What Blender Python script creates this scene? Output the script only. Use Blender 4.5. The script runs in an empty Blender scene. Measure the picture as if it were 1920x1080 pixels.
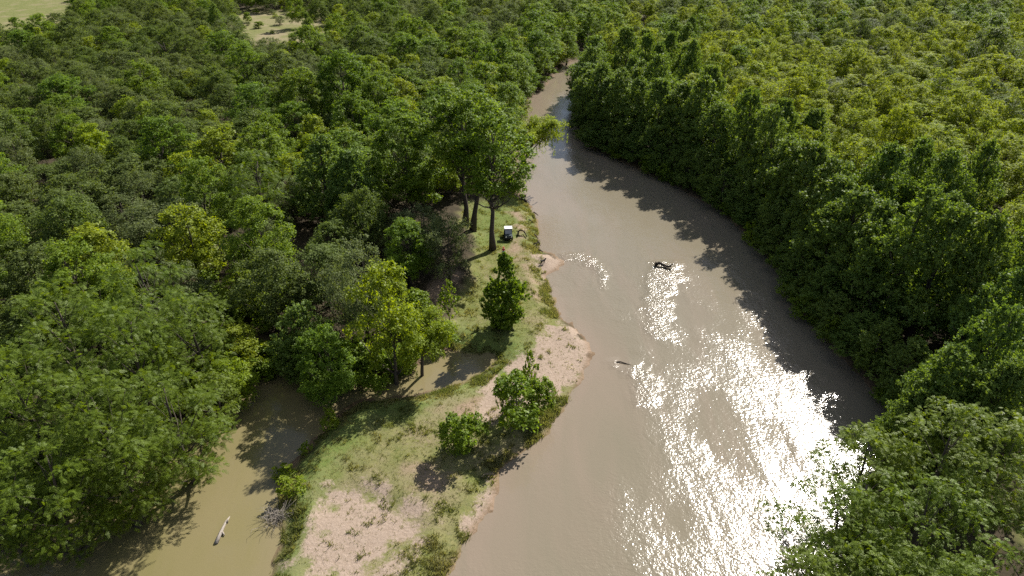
import bpy, bmesh, math, random
import numpy as np
from mathutils import Vector, Matrix

rad = math.radians
SC = bpy.context.scene
COL = SC.collection
RNG = np.random.default_rng(7)

# ------------------------------------------------------------------ camera
CAM_H, PITCH, F = 56.0, rad(30.0), 1297.0
cam_d = bpy.data.cameras.new("camera")
cam_d.sensor_width = 36.0
cam_d.lens = 36.0 * F / 1920.0
cam_d.clip_start, cam_d.clip_end = 0.5, 12000.0
cam = bpy.data.objects.new("camera", cam_d)
cam.location = (0, 0, CAM_H)
cam.rotation_euler = (math.pi / 2 - PITCH, 0, 0)
COL.objects.link(cam)
SC.camera = cam

# ------------------------------------------------------------------ light
SUN_AZ, SUN_EL = rad(35.0), rad(41.0)          # azimuth measured from +Y towards +X
world = bpy.data.worlds.new("World")
SC.world = world
world.use_nodes = True
wn, wl = world.node_tree.nodes, world.node_tree.links
wn.clear()
w_out = wn.new("ShaderNodeOutputWorld")
w_bg = wn.new("ShaderNodeBackground"); w_bg.inputs["Strength"].default_value = 0.05
w_sky = wn.new("ShaderNodeTexSky"); w_sky.sky_type = 'NISHITA'
w_sky.sun_disc = False
w_sky.sun_elevation, w_sky.sun_rotation = SUN_EL, SUN_AZ
w_sky.altitude = 100.0; w_sky.dust_density = 1.0
# broken fair-weather cloud over the whole dome
w_tc = wn.new("ShaderNodeTexCoord")
w_sep = wn.new("ShaderNodeSeparateXYZ"); wl.new(w_tc.outputs["Generated"], w_sep.inputs[0])
w_add = wn.new("ShaderNodeMath"); w_add.operation = 'ADD'; w_add.inputs[1].default_value = 0.12
w_abs = wn.new("ShaderNodeMath"); w_abs.operation = 'ABSOLUTE'; wl.new(w_sep.outputs[2], w_abs.inputs[0]); wl.new(w_abs.outputs[0], w_add.inputs[0])
w_dx = wn.new("ShaderNodeMath"); w_dx.operation = 'DIVIDE'; wl.new(w_sep.outputs[0], w_dx.inputs[0]); wl.new(w_add.outputs[0], w_dx.inputs[1])
w_dy = wn.new("ShaderNodeMath"); w_dy.operation = 'DIVIDE'; wl.new(w_sep.outputs[1], w_dy.inputs[0]); wl.new(w_add.outputs[0], w_dy.inputs[1])
w_cmb = wn.new("ShaderNodeCombineXYZ"); wl.new(w_dx.outputs[0], w_cmb.inputs[0]); wl.new(w_dy.outputs[0], w_cmb.inputs[1])
w_noise = wn.new("ShaderNodeTexNoise"); w_noise.inputs["Scale"].default_value = 0.9; w_noise.inputs["Detail"].default_value = 5.0
wl.new(w_cmb.outputs[0], w_noise.inputs["Vector"])
w_ramp = wn.new("ShaderNodeMapRange"); w_ramp.inputs[1].default_value = 0.52; w_ramp.inputs[2].default_value = 0.66
wl.new(w_noise.outputs["Fac"], w_ramp.inputs[0])
w_mix = wn.new("ShaderNodeMixRGB"); w_mix.inputs[2].default_value = (12.0, 12.0, 12.7, 1)
wl.new(w_ramp.outputs[0], w_mix.inputs[0]); wl.new(w_sky.outputs[0], w_mix.inputs[1])
wl.new(w_mix.outputs[0], w_bg.inputs[0]); wl.new(w_bg.outputs[0], w_out.inputs[0])

sun_d = bpy.data.lights.new("sun", 'SUN')
sun_d.energy, sun_d.angle, sun_d.color = 5.0, rad(0.53), (1.0, 0.955, 0.88)
sun = bpy.data.objects.new("sun", sun_d)
sv = Vector((math.sin(SUN_AZ) * math.cos(SUN_EL), math.cos(SUN_AZ) * math.cos(SUN_EL), math.sin(SUN_EL)))
sun.rotation_euler = sv.to_track_quat('Z', 'Y').to_euler()
sun.location = (60, 90, 120)
COL.objects.link(sun)

SC.view_settings.view_transform = 'Standard'
SC.view_settings.look = 'None'
SC.view_settings.exposure = 1.18
SC.view_settings.gamma = 1.0
SC.render.engine = 'CYCLES'
cy = SC.cycles
cy.max_bounces, cy.diffuse_bounces, cy.glossy_bounces, cy.transmission_bounces, cy.transparent_max_bounces = 4, 2, 2, 2, 4
cy.use_denoising = False
cy.sample_clamp_indirect = 6.0

# ------------------------------------------------------------------ helpers
def at(u, v, z=0.0):
    """photograph pixel -> world x, y on the level z"""
    dx, dy = (u - 960.0) / F, (540.0 - v) / F
    d = np.array([dx, math.cos(PITCH) + dy * math.sin(PITCH), -math.sin(PITCH) + dy * math.cos(PITCH)])
    t = (z - CAM_H) / d[2]
    return float(d[0] * t), float(d[1] * t)

def proj(x, y, z):
    rz = z - CAM_H
    zf = y * math.cos(PITCH) - rz * math.sin(PITCH)
    yu = y * math.sin(PITCH) + rz * math.cos(PITCH)
    return 960 + F * x / zf, 540 - F * yu / zf

def poly(pts, z=0.0):
    return np.array([at(u, v, z) for u, v in pts])

def inside(P, x, y):
    c = np.zeros(x.shape, bool)
    n = len(P)
    for i in range(n):
        x0, y0 = P[i]; x1, y1 = P[(i + 1) % n]
        hit = (y0 > y) != (y1 > y)
        with np.errstate(divide='ignore', invalid='ignore'):
            xi = (x1 - x0) * (y - y0) / (y1 - y0 + 1e-12) + x0
        c ^= hit & (x < xi)
    return c

def sdf(P, x, y):
    d = np.full(x.shape, 1e9)
    n = len(P)
    for i in range(n):
        ax, ay = P[i]; bx, by = P[(i + 1) % n]
        ex, ey = bx - ax, by - ay
        L = ex * ex + ey * ey + 1e-9
        t = np.clip(((x - ax) * ex + (y - ay) * ey) / L, 0, 1)
        d = np.minimum(d, (x - ax - t * ex) ** 2 + (y - ay - t * ey) ** 2)
    d = np.sqrt(d)
    return np.where(inside(P, x, y), -d, d)

def sstep(a, b, x):
    t = np.clip((x - a) / (b - a), 0, 1)
    return t * t * (3 - 2 * t)

def vnoise(x, y, s, seed=0):
    """cheap smooth value noise"""
    x, y = x / s + seed * 17.3, y / s + seed * 9.1
    xi, yi = np.floor(x).astype(np.int64), np.floor(y).astype(np.int64)
    fx, fy = x - xi, y - yi
    fx, fy = fx * fx * (3 - 2 * fx), fy * fy * (3 - 2 * fy)
    def h(i, j):
        n = (i * 374761393 + j * 668265263 + seed * 1442695) & 0x7fffffff
        n = ((n ^ (n >> 13)) * 1274126177) & 0x7fffffff
        return ((n ^ (n >> 16)) & 0xffff) / 65535.0
    return (h(xi, yi) * (1 - fx) + h(xi + 1, yi) * fx) * (1 - fy) + (h(xi, yi + 1) * (1 - fx) + h(xi + 1, yi + 1) * fx) * fy

def mesh_np(name, V, faces, mat=None, smooth=False, attrs=None):
    """faces: (n,3) or (n,4) int array, or a list of such arrays"""
    if not isinstance(faces, (list, tuple)):
        faces = [faces]
    me = bpy.data.meshes.new(name)
    V = np.asarray(V, np.float32)
    me.vertices.add(len(V)); me.vertices.foreach_set("co", V.ravel())
    loops = np.concatenate([np.asarray(f, np.int32).ravel() for f in faces])
    sizes = np.concatenate([np.full(len(f), np.asarray(f).shape[1], np.int32) for f in faces])
    starts = np.concatenate([[0], np.cumsum(sizes)[:-1]]).astype(np.int32)
    me.loops.add(len(loops)); me.loops.foreach_set("vertex_index", loops)
    me.polygons.add(len(sizes)); me.polygons.foreach_set("loop_start", starts)
    if smooth:
        me.polygons.foreach_set("use_smooth", np.ones(len(sizes), bool))
    for k, a in (attrs or {}).items():
        at_ = me.attributes.new(k, 'FLOAT', 'POINT')
        at_.data.foreach_set("value", np.asarray(a, np.float32))
    me.update(calc_edges=True)
    if mat:
        me.materials.append(mat)
    return me

def link(name, me, parent=None, loc=None, rotz=0.0):
    o = bpy.data.objects.new(name, me)
    COL.objects.link(o)
    if parent:
        o.parent = parent
    if loc is not None:
        o.location = loc
    o.rotation_euler[2] = rotz
    return o

def tag(o, label, cat, group=None):
    o["label"] = label; o["category"] = cat
    if group:
        o["group"] = group
    return o

def empty(name, loc, rotz=0.0):
    o = bpy.data.objects.new(name, None)
    COL.objects.link(o)
    o.location = loc; o.rotation_euler[2] = rotz
    o.empty_display_size = 0.2
    return o

def tube(P, Rr, sides=6):
    P = np.asarray(P, float); n = len(P)
    T = np.gradient(P, axis=0); T /= np.linalg.norm(T, axis=1)[:, None] + 1e-9
    ref = np.array([1.0, 0.13, 0.07]) if abs(T[0][2]) > 0.5 else np.array([0.1, 0.13, 1.0])
    A = np.cross(T, ref); A /= np.linalg.norm(A, axis=1)[:, None] + 1e-9
    B = np.cross(T, A)
    an = np.arange(sides) * 2 * math.pi / sides
    V = (P[:, None, :] + np.asarray(Rr)[:, None, None] * (np.cos(an)[None, :, None] * A[:, None, :] + np.sin(an)[None, :, None] * B[:, None, :])).reshape(-1, 3)
    f = []
    for i in range(n - 1):
        for k in range(sides):
            k2 = (k + 1) % sides
            f.append((i * sides + k, i * sides + k2, (i + 1) * sides + k2, (i + 1) * sides + k))
    V = np.vstack([V, P[0], P[-1]])
    t = []
    for k in range(sides):
        k2 = (k + 1) % sides
        t.append((n * sides, k2, k)); t.append((n * sides + 1, (n - 1) * sides + k, (n - 1) * sides + k2))
    return V, np.array(f), np.array(t)

def join(parts):
    Vs, Qs, Ts, o = [], [], [], 0
    for V, q, t in parts:
        Vs.append(V); Qs.append(q + o); Ts.append(t + o); o += len(V)
    return np.vstack(Vs), [np.vstack(Qs), np.vstack(Ts)]

# ------------------------------------------------------------------ materials
def new_mat(name):
    m = bpy.data.materials.new(name); m.use_nodes = True
    nt = m.node_tree; nt.nodes.clear()
    return m, nt.nodes, nt.links

def leaf_mat(name, dark, light, alt, trans=0.38, rough=0.45, spec=0.35, tint=(1.65, 1.40, 0.40)):
    """two-sided leaf: reflects and lets light through; colour differs leaf to leaf and tree to tree"""
    m, N, L = new_mat(name)
    out = N.new("ShaderNodeOutputMaterial")
    a = N.new("ShaderNodeAttribute"); a.attribute_name = "lv"
    oi = N.new("ShaderNodeObjectInfo")
    m1 = N.new("ShaderNodeMixRGB"); m1.inputs[1].default_value = (*dark, 1); m1.inputs[2].default_value = (*light, 1)
    L.new(a.outputs["Fac"], m1.inputs[0])
    mr = N.new("ShaderNodeMapRange"); mr.inputs[1].default_value = 0.0; mr.inputs[2].default_value = 1.0; mr.inputs[3].default_value = 0.0; mr.inputs[4].default_value = 0.75
    L.new(oi.outputs["Random"], mr.inputs[0])
    m2 = N.new("ShaderNodeMixRGB"); m2.inputs[2].default_value = (*alt, 1)
    L.new(mr.outputs[0], m2.inputs[0]); L.new(m1.outputs[0], m2.inputs[1])
    p = N.new("ShaderNodeBsdfPrincipled")
    p.inputs["Roughness"].default_value = rough; p.inputs["Specular IOR Level"].default_value = spec
    L.new(m2.outputs[0], p.inputs["Base Color"])
    tm = N.new("ShaderNodeMixRGB"); tm.blend_type = 'MULTIPLY'; tm.inputs[0].default_value = 1.0; tm.inputs[2].default_value = (*tint, 1)
    L.new(m2.outputs[0], tm.inputs[1])
    tr = N.new("ShaderNodeBsdfTranslucent"); L.new(tm.outputs[0], tr.inputs[0])
    mx = N.new("ShaderNodeMixShader"); mx.inputs[0].default_value = trans
    L.new(p.outputs[0], mx.inputs[1]); L.new(tr.outputs[0], mx.inputs[2]); L.new(mx.outputs[0], out.inputs[0])
    return m

def plain_mat(name, col, rough=0.6, metal=0.0, spec=0.4, var=0.25, scale=3.0):
    m, N, L = new_mat(name)
    out = N.new("ShaderNodeOutputMaterial"); p = N.new("ShaderNodeBsdfPrincipled")
    g = N.new("ShaderNodeNewGeometry")
    n = N.new("ShaderNodeTexNoise"); n.inputs["Scale"].default_value = scale; n.inputs["Detail"].default_value = 4
    L.new(g.outputs["Position"], n.inputs["Vector"])
    mx = N.new("ShaderNodeMixRGB"); mx.inputs[1].default_value = (*[c * (1 - var) for c in col], 1); mx.inputs[2].default_value = (*[min(1, c * (1 + var)) for c in col], 1)
    L.new(n.outputs["Fac"], mx.inputs[0]); L.new(mx.outputs[0], p.inputs["Base Color"])
    p.inputs["Roughness"].default_value = rough; p.inputs["Metallic"].default_value = metal; p.inputs["Specular IOR Level"].default_value = spec
    L.new(p.outputs[0], out.inputs[0])
    return m

def bark_mat(name, a, b):
    m, N, L = new_mat(name)
    out = N.new("ShaderNodeOutputMaterial"); p = N.new("ShaderNodeBsdfPrincipled")
    tc = N.new("ShaderNodeTexCoord"); mp = N.new("ShaderNodeMapping"); mp.inputs["Scale"].default_value = (9, 9, 1.6)
    L.new(tc.outputs["Object"], mp.inputs[0])
    n = N.new("ShaderNodeTexNoise"); n.inputs["Scale"].default_value = 1.0; n.inputs["Detail"].default_value = 6
    L.new(mp.outputs[0], n.inputs["Vector"])
    mx = N.new("ShaderNodeMixRGB"); mx.inputs[1].default_value = (*a, 1); mx.inputs[2].default_value = (*b, 1)
    L.new(n.outputs["Fac"], mx.inputs[0]); L.new(mx.outputs[0], p.inputs["Base Color"])
    p.inputs["Roughness"].default_value = 0.9; p.inputs["Specular IOR Level"].default_value = 0.1
    bm = N.new("ShaderNodeBump"); bm.inputs["Strength"].default_value = 0.8; bm.inputs["Distance"].default_value = 0.05
    L.new(n.outputs["Fac"], bm.inputs["Height"]); L.new(bm.outputs[0], p.inputs["Normal"])
    L.new(p.outputs[0], out.inputs[0])
    return m

M = {
    "oak": leaf_mat("oak_leaf", (0.057, 0.088, 0.017), (0.117, 0.160, 0.036), (0.106, 0.130, 0.043), .45, .6, .12, (1.4, 1.4, .45)),
    "elm": leaf_mat("elm_leaf", (0.063, 0.119, 0.010), (0.130, 0.212, 0.019), (0.144, 0.202, 0.019), .50, .55, .18, (1.5, 1.4, .4)),
    "willow": leaf_mat("willow_leaf", (0.139, 0.197, 0.014), (0.235, 0.293, 0.024), (0.190, 0.228, 0.024), .50, .6, .12, (1.5, 1.4, .4)),
    "cottonwood": leaf_mat("cottonwood_leaf", (0.066, 0.119, 0.022), (0.143, 0.216, 0.044), (0.131, 0.185, 0.037), .46, .55, .18, (1.5, 1.4, .4)),
    "cypress": leaf_mat("cypress_leaf", (0.062, 0.104, 0.008), (0.126, 0.182, 0.014), (0.114, 0.156, 0.016), .48, .55, .25, (1.5, 1.4, .4)),
    "pecan": leaf_mat("pecan_leaf", (0.064, 0.110, 0.008), (0.136, 0.197, 0.016), (0.131, 0.174, 0.017), .46, .55, .25, (1.5, 1.4, .4)),
    "boxelder": leaf_mat("boxelder_leaf", (0.112, 0.176, 0.007), (0.198, 0.262, 0.012), (0.189, 0.226, 0.015), .52, .55, .25, (1.5, 1.4, .4)),
    "shrub": leaf_mat("shrub_leaf", (.080, .135, .010), (.155, .225, .018), (.148, .205, .016), .50, .5, .2, (1.45, 1.4, .4)),
    "grey": leaf_mat("grey_leaf", (0.077, 0.103, 0.036), (0.136, 0.167, 0.063), (0.117, 0.141, 0.054), .42, .6, .12, (1.35, 1.35, .6)),
    "bark": bark_mat("bark", (.035, .028, .022), (.11, .092, .075)),
    "pale_bark": bark_mat("pale_bark", (.10, .085, .07), (.30, .27, .23)),
    "drift": bark_mat("driftwood", (.10, .085, .07), (.34, .30, .26)),
    "dark_drift": bark_mat("wet_driftwood", (.018, .014, .012), (.06, .048, .04)),
}

# ------------------------------------------------------------------ where water lies (traced banks, on the level z = 0)
RIVER_W = [(1118, 103), (1085, 111), (1057, 123), (1037, 143), (1017, 168), (990, 187), (980, 205), (975, 240), (970, 290), (968, 330), (972, 362), (985, 376),
           (1000, 395), (1006, 420), (1012, 447), (1011, 470), (1036, 477), (1056, 491), (1046, 506), (1022, 516), (1032, 540), (1041, 570), (1047, 594),
           (1078, 610), (1102, 640), (1109, 662), (1101, 692), (1080, 732), (1056, 768), (1026, 812), (986, 846), (944, 871), (927, 899), (934, 925), (917, 960),
           (887, 996), (870, 1030), (846, 1065), (836, 1080)]
RIVER_E = [(1575, 1080), (1600, 1000), (1630, 930), (1655, 860), (1672, 800), (1655, 750), (1600, 695), (1540, 632), (1490, 570), (1456, 505), (1412, 448), (1345, 393),
           (1260, 347), (1180, 310), (1108, 276), (1090, 245), (1088, 205), (1098, 165), (1116, 132), (1136, 106)]
TALL_LINE = [(1860, 690), (1760, 678), (1655, 648), (1615, 612), (1552, 550), (1494, 490), (1432, 416), (1365, 362), (1272, 318), (1185, 286), (1115, 258), (1102, 230), (1100, 200), (1110, 165), (1126, 132)]
w = [at(*p) for p in RIVER_W]; e = [at(*p) for p in RIVER_E]
RIVER = np.array([(42.0, 330.0), (46.0, 300.0)] + w + [(-8.0, 28.0), (-14.0, -40.0), (34.0, -40.0), (30.0, 24.0)] + e + [(60.0, 300.0), (66.0, 330.0)])
BACK_E = [(505, 1080), (524, 1022), (530, 985), (518, 940), (536, 890), (570, 850), (606, 805), (640, 771), (682, 751), (732, 743), (792, 735), (860, 721), (906, 700), (934, 674)]
BACK_W = [(920, 664), (880, 668), (846, 656), (812, 656), (780, 682), (740, 698), (700, 708), (640, 706), (590, 696), (530, 692), (470, 706), (410, 750), (360, 790), (290, 845), (190, 925), (90, 990), (-20, 1050), (-140, 1110)]
BACK = np.array([(-20.0, 30.0), ] + [at(*p) for p in BACK_E] + [at(*p) for p in BACK_W] + [(-70.0, 26.0), (-60.0, -20.0), (-22.0, -20.0)])

SAND = [poly(p, 0.6) for p in (
    [(1045, 598), (1085, 615), (1107, 650), (1100, 690), (1078, 720), (1050, 735), (1020, 745), (985, 762), (920, 800), (892, 795), (898, 760), (922, 718), (958, 684), (1000, 655), (1022, 625)],
    [(930, 896), (940, 930), (920, 962), (884, 997), (866, 988), (870, 955), (890, 920), (910, 900)],
    [(600, 940), (655, 908), (720, 925), (782, 960), (800, 992), (765, 1030), (725, 1062), (690, 1100), (556, 1100), (548, 1060), (572, 1000)],
    [(1003, 474), (1040, 475), (1060, 491), (1048, 509), (1020, 518), (1008, 500)])]
DIRT = [poly(p, 1.2) for p in (
    [(962, 395), (976, 396), (982, 430), (978, 470), (992, 500), (1010, 540), (1018, 560), (1008, 560), (990, 520), (970, 490), (945, 478), (938, 462), (958, 455), (968, 430)],
    [(800, 560), (815, 530), (850, 512), (870, 520), (850, 560), (820, 590)],
    [(520, 520), (545, 488), (610, 476), (640, 500), (600, 530), (555, 540)],
    [(905, 740), (960, 700), (990, 680), (940, 740), (880, 790), (820, 770)],
    [(780, 910), (760, 885), (800, 870), (830, 890), (820, 930)])]
MEADOW = [poly(p, 1.0) for p in (
    [(930, 372), (985, 372), (1006, 400), (1016, 450), (1016, 480), (1030, 520), (1046, 570), (1052, 600), (1100, 650), (1080, 735), (1020, 815), (940, 875), (925, 905), (860, 1045), (800, 1140),
     (470, 1140), (520, 1020), (512, 940), (535, 885), (600, 805), (680, 748), (800, 732), (930, 675), (880, 665), (845, 650), (845, 600), (860, 560), (880, 520), (895, 470), (890, 440), (860, 425), (870, 390)],)]
CLEARING = poly([(425, 30), (470, 22), (560, 26), (628, 30), (640, 60), (610, 92), (520, 95), (420, 80)], 0.8)
FIELD = poly([(-160, -25), (165, -25), (170, 8), (160, 60), (70, 90), (-160, 110)], 0.8)
SANDROAD = poly([(1895, 575), (1960, 560), (1990, 700), (1925, 735), (1905, 690), (1912, 640)], 0.8)
GLADE = poly([(1878, 985), (1915, 945), (2000, 930), (2000, 1050), (1915, 1030)], 0.8)
OPEN_GRASS = poly([(870, 385), (960, 372), (985, 376), (1012, 450), (900, 470), (880, 440)], 1.0)

def water_d(x, y):
    return np.minimum(sdf(RIVER, x, y), sdf(BACK, x, y))

def ground_z(x, y):
    x, y = np.atleast_1d(np.asarray(x, float)), np.atleast_1d(np.asarray(y, float))
    d = water_d(x, y)
    pen = np.zeros(x.shape)
    for P in MEADOW:
        pen = np.maximum(pen, sstep(2.0, -2.0, sdf(P, x, y)))
    low = np.zeros(x.shape)
    for P in SAND:
        low = np.maximum(low, sstep(1.5, -1.5, sdf(P, x, y)))
    dd = d + ((vnoise(x, y, 2.3, 3) - .5) * 1.0 + (vnoise(x, y, .9, 6) - .5) * .7) * (1 - .5 * low)
    z_out = 0.12 * sstep(-.2, .4, dd) + 1.9 * sstep(0.0, 5.0, dd) + 0.5 * sstep(5, 40, dd)
    z_pen = 0.10 * sstep(-.2, .3, dd) + 0.95 * sstep(0.0, 3.6, dd) * (1 - .55 * low)
    z = z_out * (1 - pen) + z_pen * pen
    z = z + sstep(.2, 2, dd) * ((vnoise(x, y, 6, 1) - .5) * .25 + (vnoise(x, y, 1.7, 2) - .5) * .10)
    z = np.where(dd < -0.2, -0.25 - 1.2 * sstep(-0.2, -4.0, dd), z)
    return z

# ------------------------------------------------------------------ ground
def axis(lo, hi, step, far_lo, far_hi, grow):
    a = list(np.arange(lo, hi + 1e-6, step)); s = step
    while a[-1] < far_hi:
        s *= grow; a.append(a[-1] + s)
    s = step
    while a[0] > far_lo:
        s *= grow; a.insert(0, a[0] - s)
    return np.array(a)

gx = axis(-34, 34, 0.5, -5000, 5000, 1.06)
gy = axis(26, 128, 0.5, -400, 9000, 1.05)
GX, GY = np.meshgrid(gx, gy)
X, Y = GX.ravel(), GY.ravel()
Z = ground_z(X, Y)
def soft(P, w=1.2, jit=1.6, seed=5):
    return sstep(w, -w, sdf(P, X, Y) + (vnoise(X, Y, 1.6, seed) - .5) * jit + (vnoise(X, Y, .8, seed + 1) - .5) * jit * .5)
sand = np.zeros_like(X); dirt = np.zeros_like(X); grass = np.zeros_like(X); dry = np.zeros_like(X)
for k_, P in enumerate(SAND): sand = np.maximum(sand, soft(P, 3.2, 5.0, 15) if k_ == 2 else soft(P, 1.6, 2.6))
for P in DIRT: dirt = np.maximum(dirt, soft(P, 1.5, 3.0, 9))
for P in MEADOW: grass = np.maximum(grass, soft(P, 1.0, 1.5, 11))
grass = np.maximum(grass, soft(GLADE, 1, 1)); grass = np.maximum(grass, soft(FIELD, 3, 3)); grass = np.maximum(grass, soft(OPEN_GRASS, 1, 1))
for P in (poly([(640, 860), (760, 830), (840, 870), (900, 900), (860, 1000), (780, 1090), (560, 1090), (590, 940)], .9), poly([(1000, 760), (1075, 720), (1040, 790), (990, 850), (930, 880), (900, 850)], .6), poly([(760, 740), (860, 735), (930, 700), (900, 790), (800, 790)], .9)):
    dry = np.maximum(dry, soft(P, 3.5, 6, 17) * (.35 + .65 * vnoise(X, Y, 1.9, 41)))
cl = soft(CLEARING, 3, 6); grass = np.maximum(grass, cl); dry = np.maximum(dry, cl * (.25 + .75 * sstep(.3, .7, vnoise(X, Y, 14, 51))))
sand = np.maximum(sand, soft(SANDROAD, 1.0, 1.0))
lush = sstep(-14, -22, X) * 0 + np.maximum(sstep(9, 2, np.abs(sdf(BACK, X, Y))) * grass, soft(OPEN_GRASS, 2, 2) * .8)
wet = sstep(0.9, 0.0, water_d(X, Y))
idx = np.arange(len(X)).reshape(GX.shape)
quads = np.stack([idx[:-1, :-1], idx[:-1, 1:], idx[1:, 1:], idx[1:, :-1]], -1).reshape(-1, 4)

def ground_material():
    m, N, L = new_mat("river_bottom_ground")
    out = N.new("ShaderNodeOutputMaterial"); p = N.new("ShaderNodeBsdfPrincipled")
    g = N.new("ShaderNodeNewGeometry")
    def noise(s, d=4, r=.55):
        n = N.new("ShaderNodeTexNoise"); n.inputs["Scale"].default_value = s; n.inputs["Detail"].default_value = d; n.inputs["Roughness"].default_value = r
        L.new(g.outputs["Position"], n.inputs["Vector"]); return n.outputs["Fac"]
    def attr(k):
        a = N.new("ShaderNodeAttribute"); a.attribute_name = k; return a.outputs["Fac"]
    def mr(v, a, b, c=0., d=1.):
        n = N.new("ShaderNodeMapRange"); n.inputs[1].default_value = a; n.inputs[2].default_value = b; n.inputs[3].default_value = c; n.inputs[4].default_value = d
        L.new(v, n.inputs[0]); return n.outputs[0]
    def mix(f, a, b):
        n = N.new("ShaderNodeMixRGB")
        if isinstance(f, float): n.inputs[0].default_value = f
        else: L.new(f, n.inputs[0])
        for i, c in ((1, a), (2, b)):
            if isinstance(c, tuple): n.inputs[i].default_value = (*c, 1)
            else: L.new(c, n.inputs[i])
        return n.outputs[0]
    def math_(op, a, b):
        n = N.new("ShaderNodeMath"); n.operation = op
        for i, c in ((0, a), (1, b)):
            if isinstance(c, (int, float)): n.inputs[i].default_value = c
            else: L.new(c, n.inputs[i])
        return n.outputs[0]
    big, mid, fine, grit = noise(.16, 5), noise(.7, 5, .6), noise(3.2, 5, .65), noise(9.0, 3, .7)
    litter = mix(mr(mid, .35, .65), (.026, .021, .012), (.052, .040, .024))
    gcol = mix(mr(mid, .38, .62), (.098, .108, .028), (.142, .138, .050))
    gcol = mix(mr(fine, .45, .68), gcol, (.068, .088, .022))
    straw = mr(math_('ADD', math_('MULTIPLY', big, .7), math_('MULTIPLY', fine, .5)), .60, .74)
    gcol = mix(math_('MULTIPLY', straw, .75), gcol, (.185, .148, .092))
    gcol = mix(math_('MULTIPLY', attr("lush"), mr(fine, .3, .6, .3, .9)), gcol, (.084, .122, .028))
    gcol = mix(math_('MULTIPLY', attr("dry"), mr(big, .36, .62, .15, 1.)), gcol, (.190, .156, .095))
    scol = mix(mr(fine, .3, .7), (.202, .152, .114), (.270, .212, .168))
    scol = mix(mr(grit, .62, .72, 0., .75), scol, (.115, .085, .060))
    dcol = mix(mr(fine, .3, .7), (.145, .102, .068), (.235, .175, .125))
    c = mix(attr("grass"), litter, gcol)
    c = mix(math_('MULTIPLY', attr("dirt"), mr(fine, .30, .52, .5, 1.)), c, dcol)
    c = mix(mr(math_('ADD', attr("sand"), math_('ADD', math_('MULTIPLY', math_('SUBTRACT', fine, .5), 1.3), math_('MULTIPLY', math_('SUBTRACT', mid, .5), 1.3))), .30, .75), c, scol)
    c = mix(math_('MULTIPLY', attr("wet"), .7), c, (0.160, 0.108, 0.068))
    L.new(c, p.inputs["Base Color"])
    p.inputs["Roughness"].default_value = .95; p.inputs["Specular IOR Level"].default_value = .12
    b = N.new("ShaderNodeBump"); b.inputs["Strength"].default_value = .7; b.inputs["Distance"].default_value = .12
    L.new(math_('ADD', fine, math_('MULTIPLY', grit, .5)), b.inputs["Height"]); L.new(b.outputs[0], p.inputs["Normal"])
    L.new(p.outputs[0], out.inputs[0])
    return m

ground = link("ground", mesh_np("ground", np.stack([X, Y, Z], 1), quads, ground_material(), True,
              dict(sand=sand, dirt=dirt, grass=grass, dry=dry, lush=lush, wet=wet)))
ground["kind"] = "structure"

# ------------------------------------------------------------------ water
def water_material(name, deep, shallow, amp, rough):
    m, N, L = new_mat(name)
    out = N.new("ShaderNodeOutputMaterial"); p = N.new("ShaderNodeBsdfPrincipled")
    g = N.new("ShaderNodeNewGeometry")
    def attr(k):
        a = N.new("ShaderNodeAttribute"); a.attribute_name = k; return a.outputs["Fac"]
    def noise(s, d, sx=1.0, sy=1.0, dist=0.0, rot=0.0):
        mp = N.new("ShaderNodeMapping"); mp.inputs["Scale"].default_value = (sx, sy, 1); mp.inputs["Rotation"].default_value = (0, 0, rot)
        L.new(g.outputs["Position"], mp.inputs[0])
        n = N.new("ShaderNodeTexNoise"); n.inputs["Scale"].default_value = s; n.inputs["Detail"].default_value = d; n.inputs["Distortion"].default_value = dist
        L.new(mp.outputs[0], n.inputs["Vector"]); return n.outputs["Fac"]
    silt = noise(.09, 5, 2.4, .42, .9, -.18)
    sm = N.new("ShaderNodeMapRange"); sm.inputs[1].default_value = .35; sm.inputs[2].default_value = .65; sm.inputs[3].default_value = -.32; sm.inputs[4].default_value = .34
    L.new(silt, sm.inputs[0])
    ad = N.new("ShaderNodeMath"); ad.use_clamp = True; L.new(attr("shallow"), ad.inputs[0]); L.new(sm.outputs[0], ad.inputs[1])
    mx = N.new("ShaderNodeMixRGB"); mx.inputs[1].default_value = (*deep, 1); mx.inputs[2].default_value = (*shallow, 1)
    L.new(ad.outputs[0], mx.inputs[0]); L.new(mx.outputs[0], p.inputs["Base Color"])
    p.inputs["IOR"].default_value = 1.333
    rm = N.new("ShaderNodeMapRange"); rm.inputs[1].default_value = .3; rm.inputs[2].default_value = 1.3; rm.inputs[3].default_value = rough; rm.inputs[4].default_value = rough + .12
    L.new(attr("ripple"), rm.inputs[0]); L.new(rm.outputs[0], p.inputs["Roughness"])
    # wind ripples and the chop of the current; amplitude follows the riffles
    h1, h2, h3 = noise(2.3, 1.5, 1, 1.25, .3), noise(5.5, 1, 1.2, 1, .2, .5), noise(.5, 2, 1.3, .8, .4)
    def mul(a, b):
        n = N.new("ShaderNodeMath"); n.operation = 'MULTIPLY'
        for i, c in ((0, a), (1, b)):
            if isinstance(c, float): n.inputs[i].default_value = c
            else: L.new(c, n.inputs[i])
        return n.outputs[0]
    def add(a, b):
        n = N.new("ShaderNodeMath"); L.new(a, n.inputs[0]); L.new(b, n.inputs[1]); return n.outputs[0]
    hh = add(add(mul(h1, .42), mul(h2, .20)), mul(h3, .8))
    hh = mul(hh, attr("ripple"))
    b = N.new("ShaderNodeBump"); b.inputs["Strength"].default_value = 1.0; b.inputs["Distance"].default_value = amp
    L.new(hh, b.inputs["Height"]); L.new(b.outputs[0], p.inputs["Normal"])
    L.new(p.outputs[0], out.inputs[0])
    return m

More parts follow.
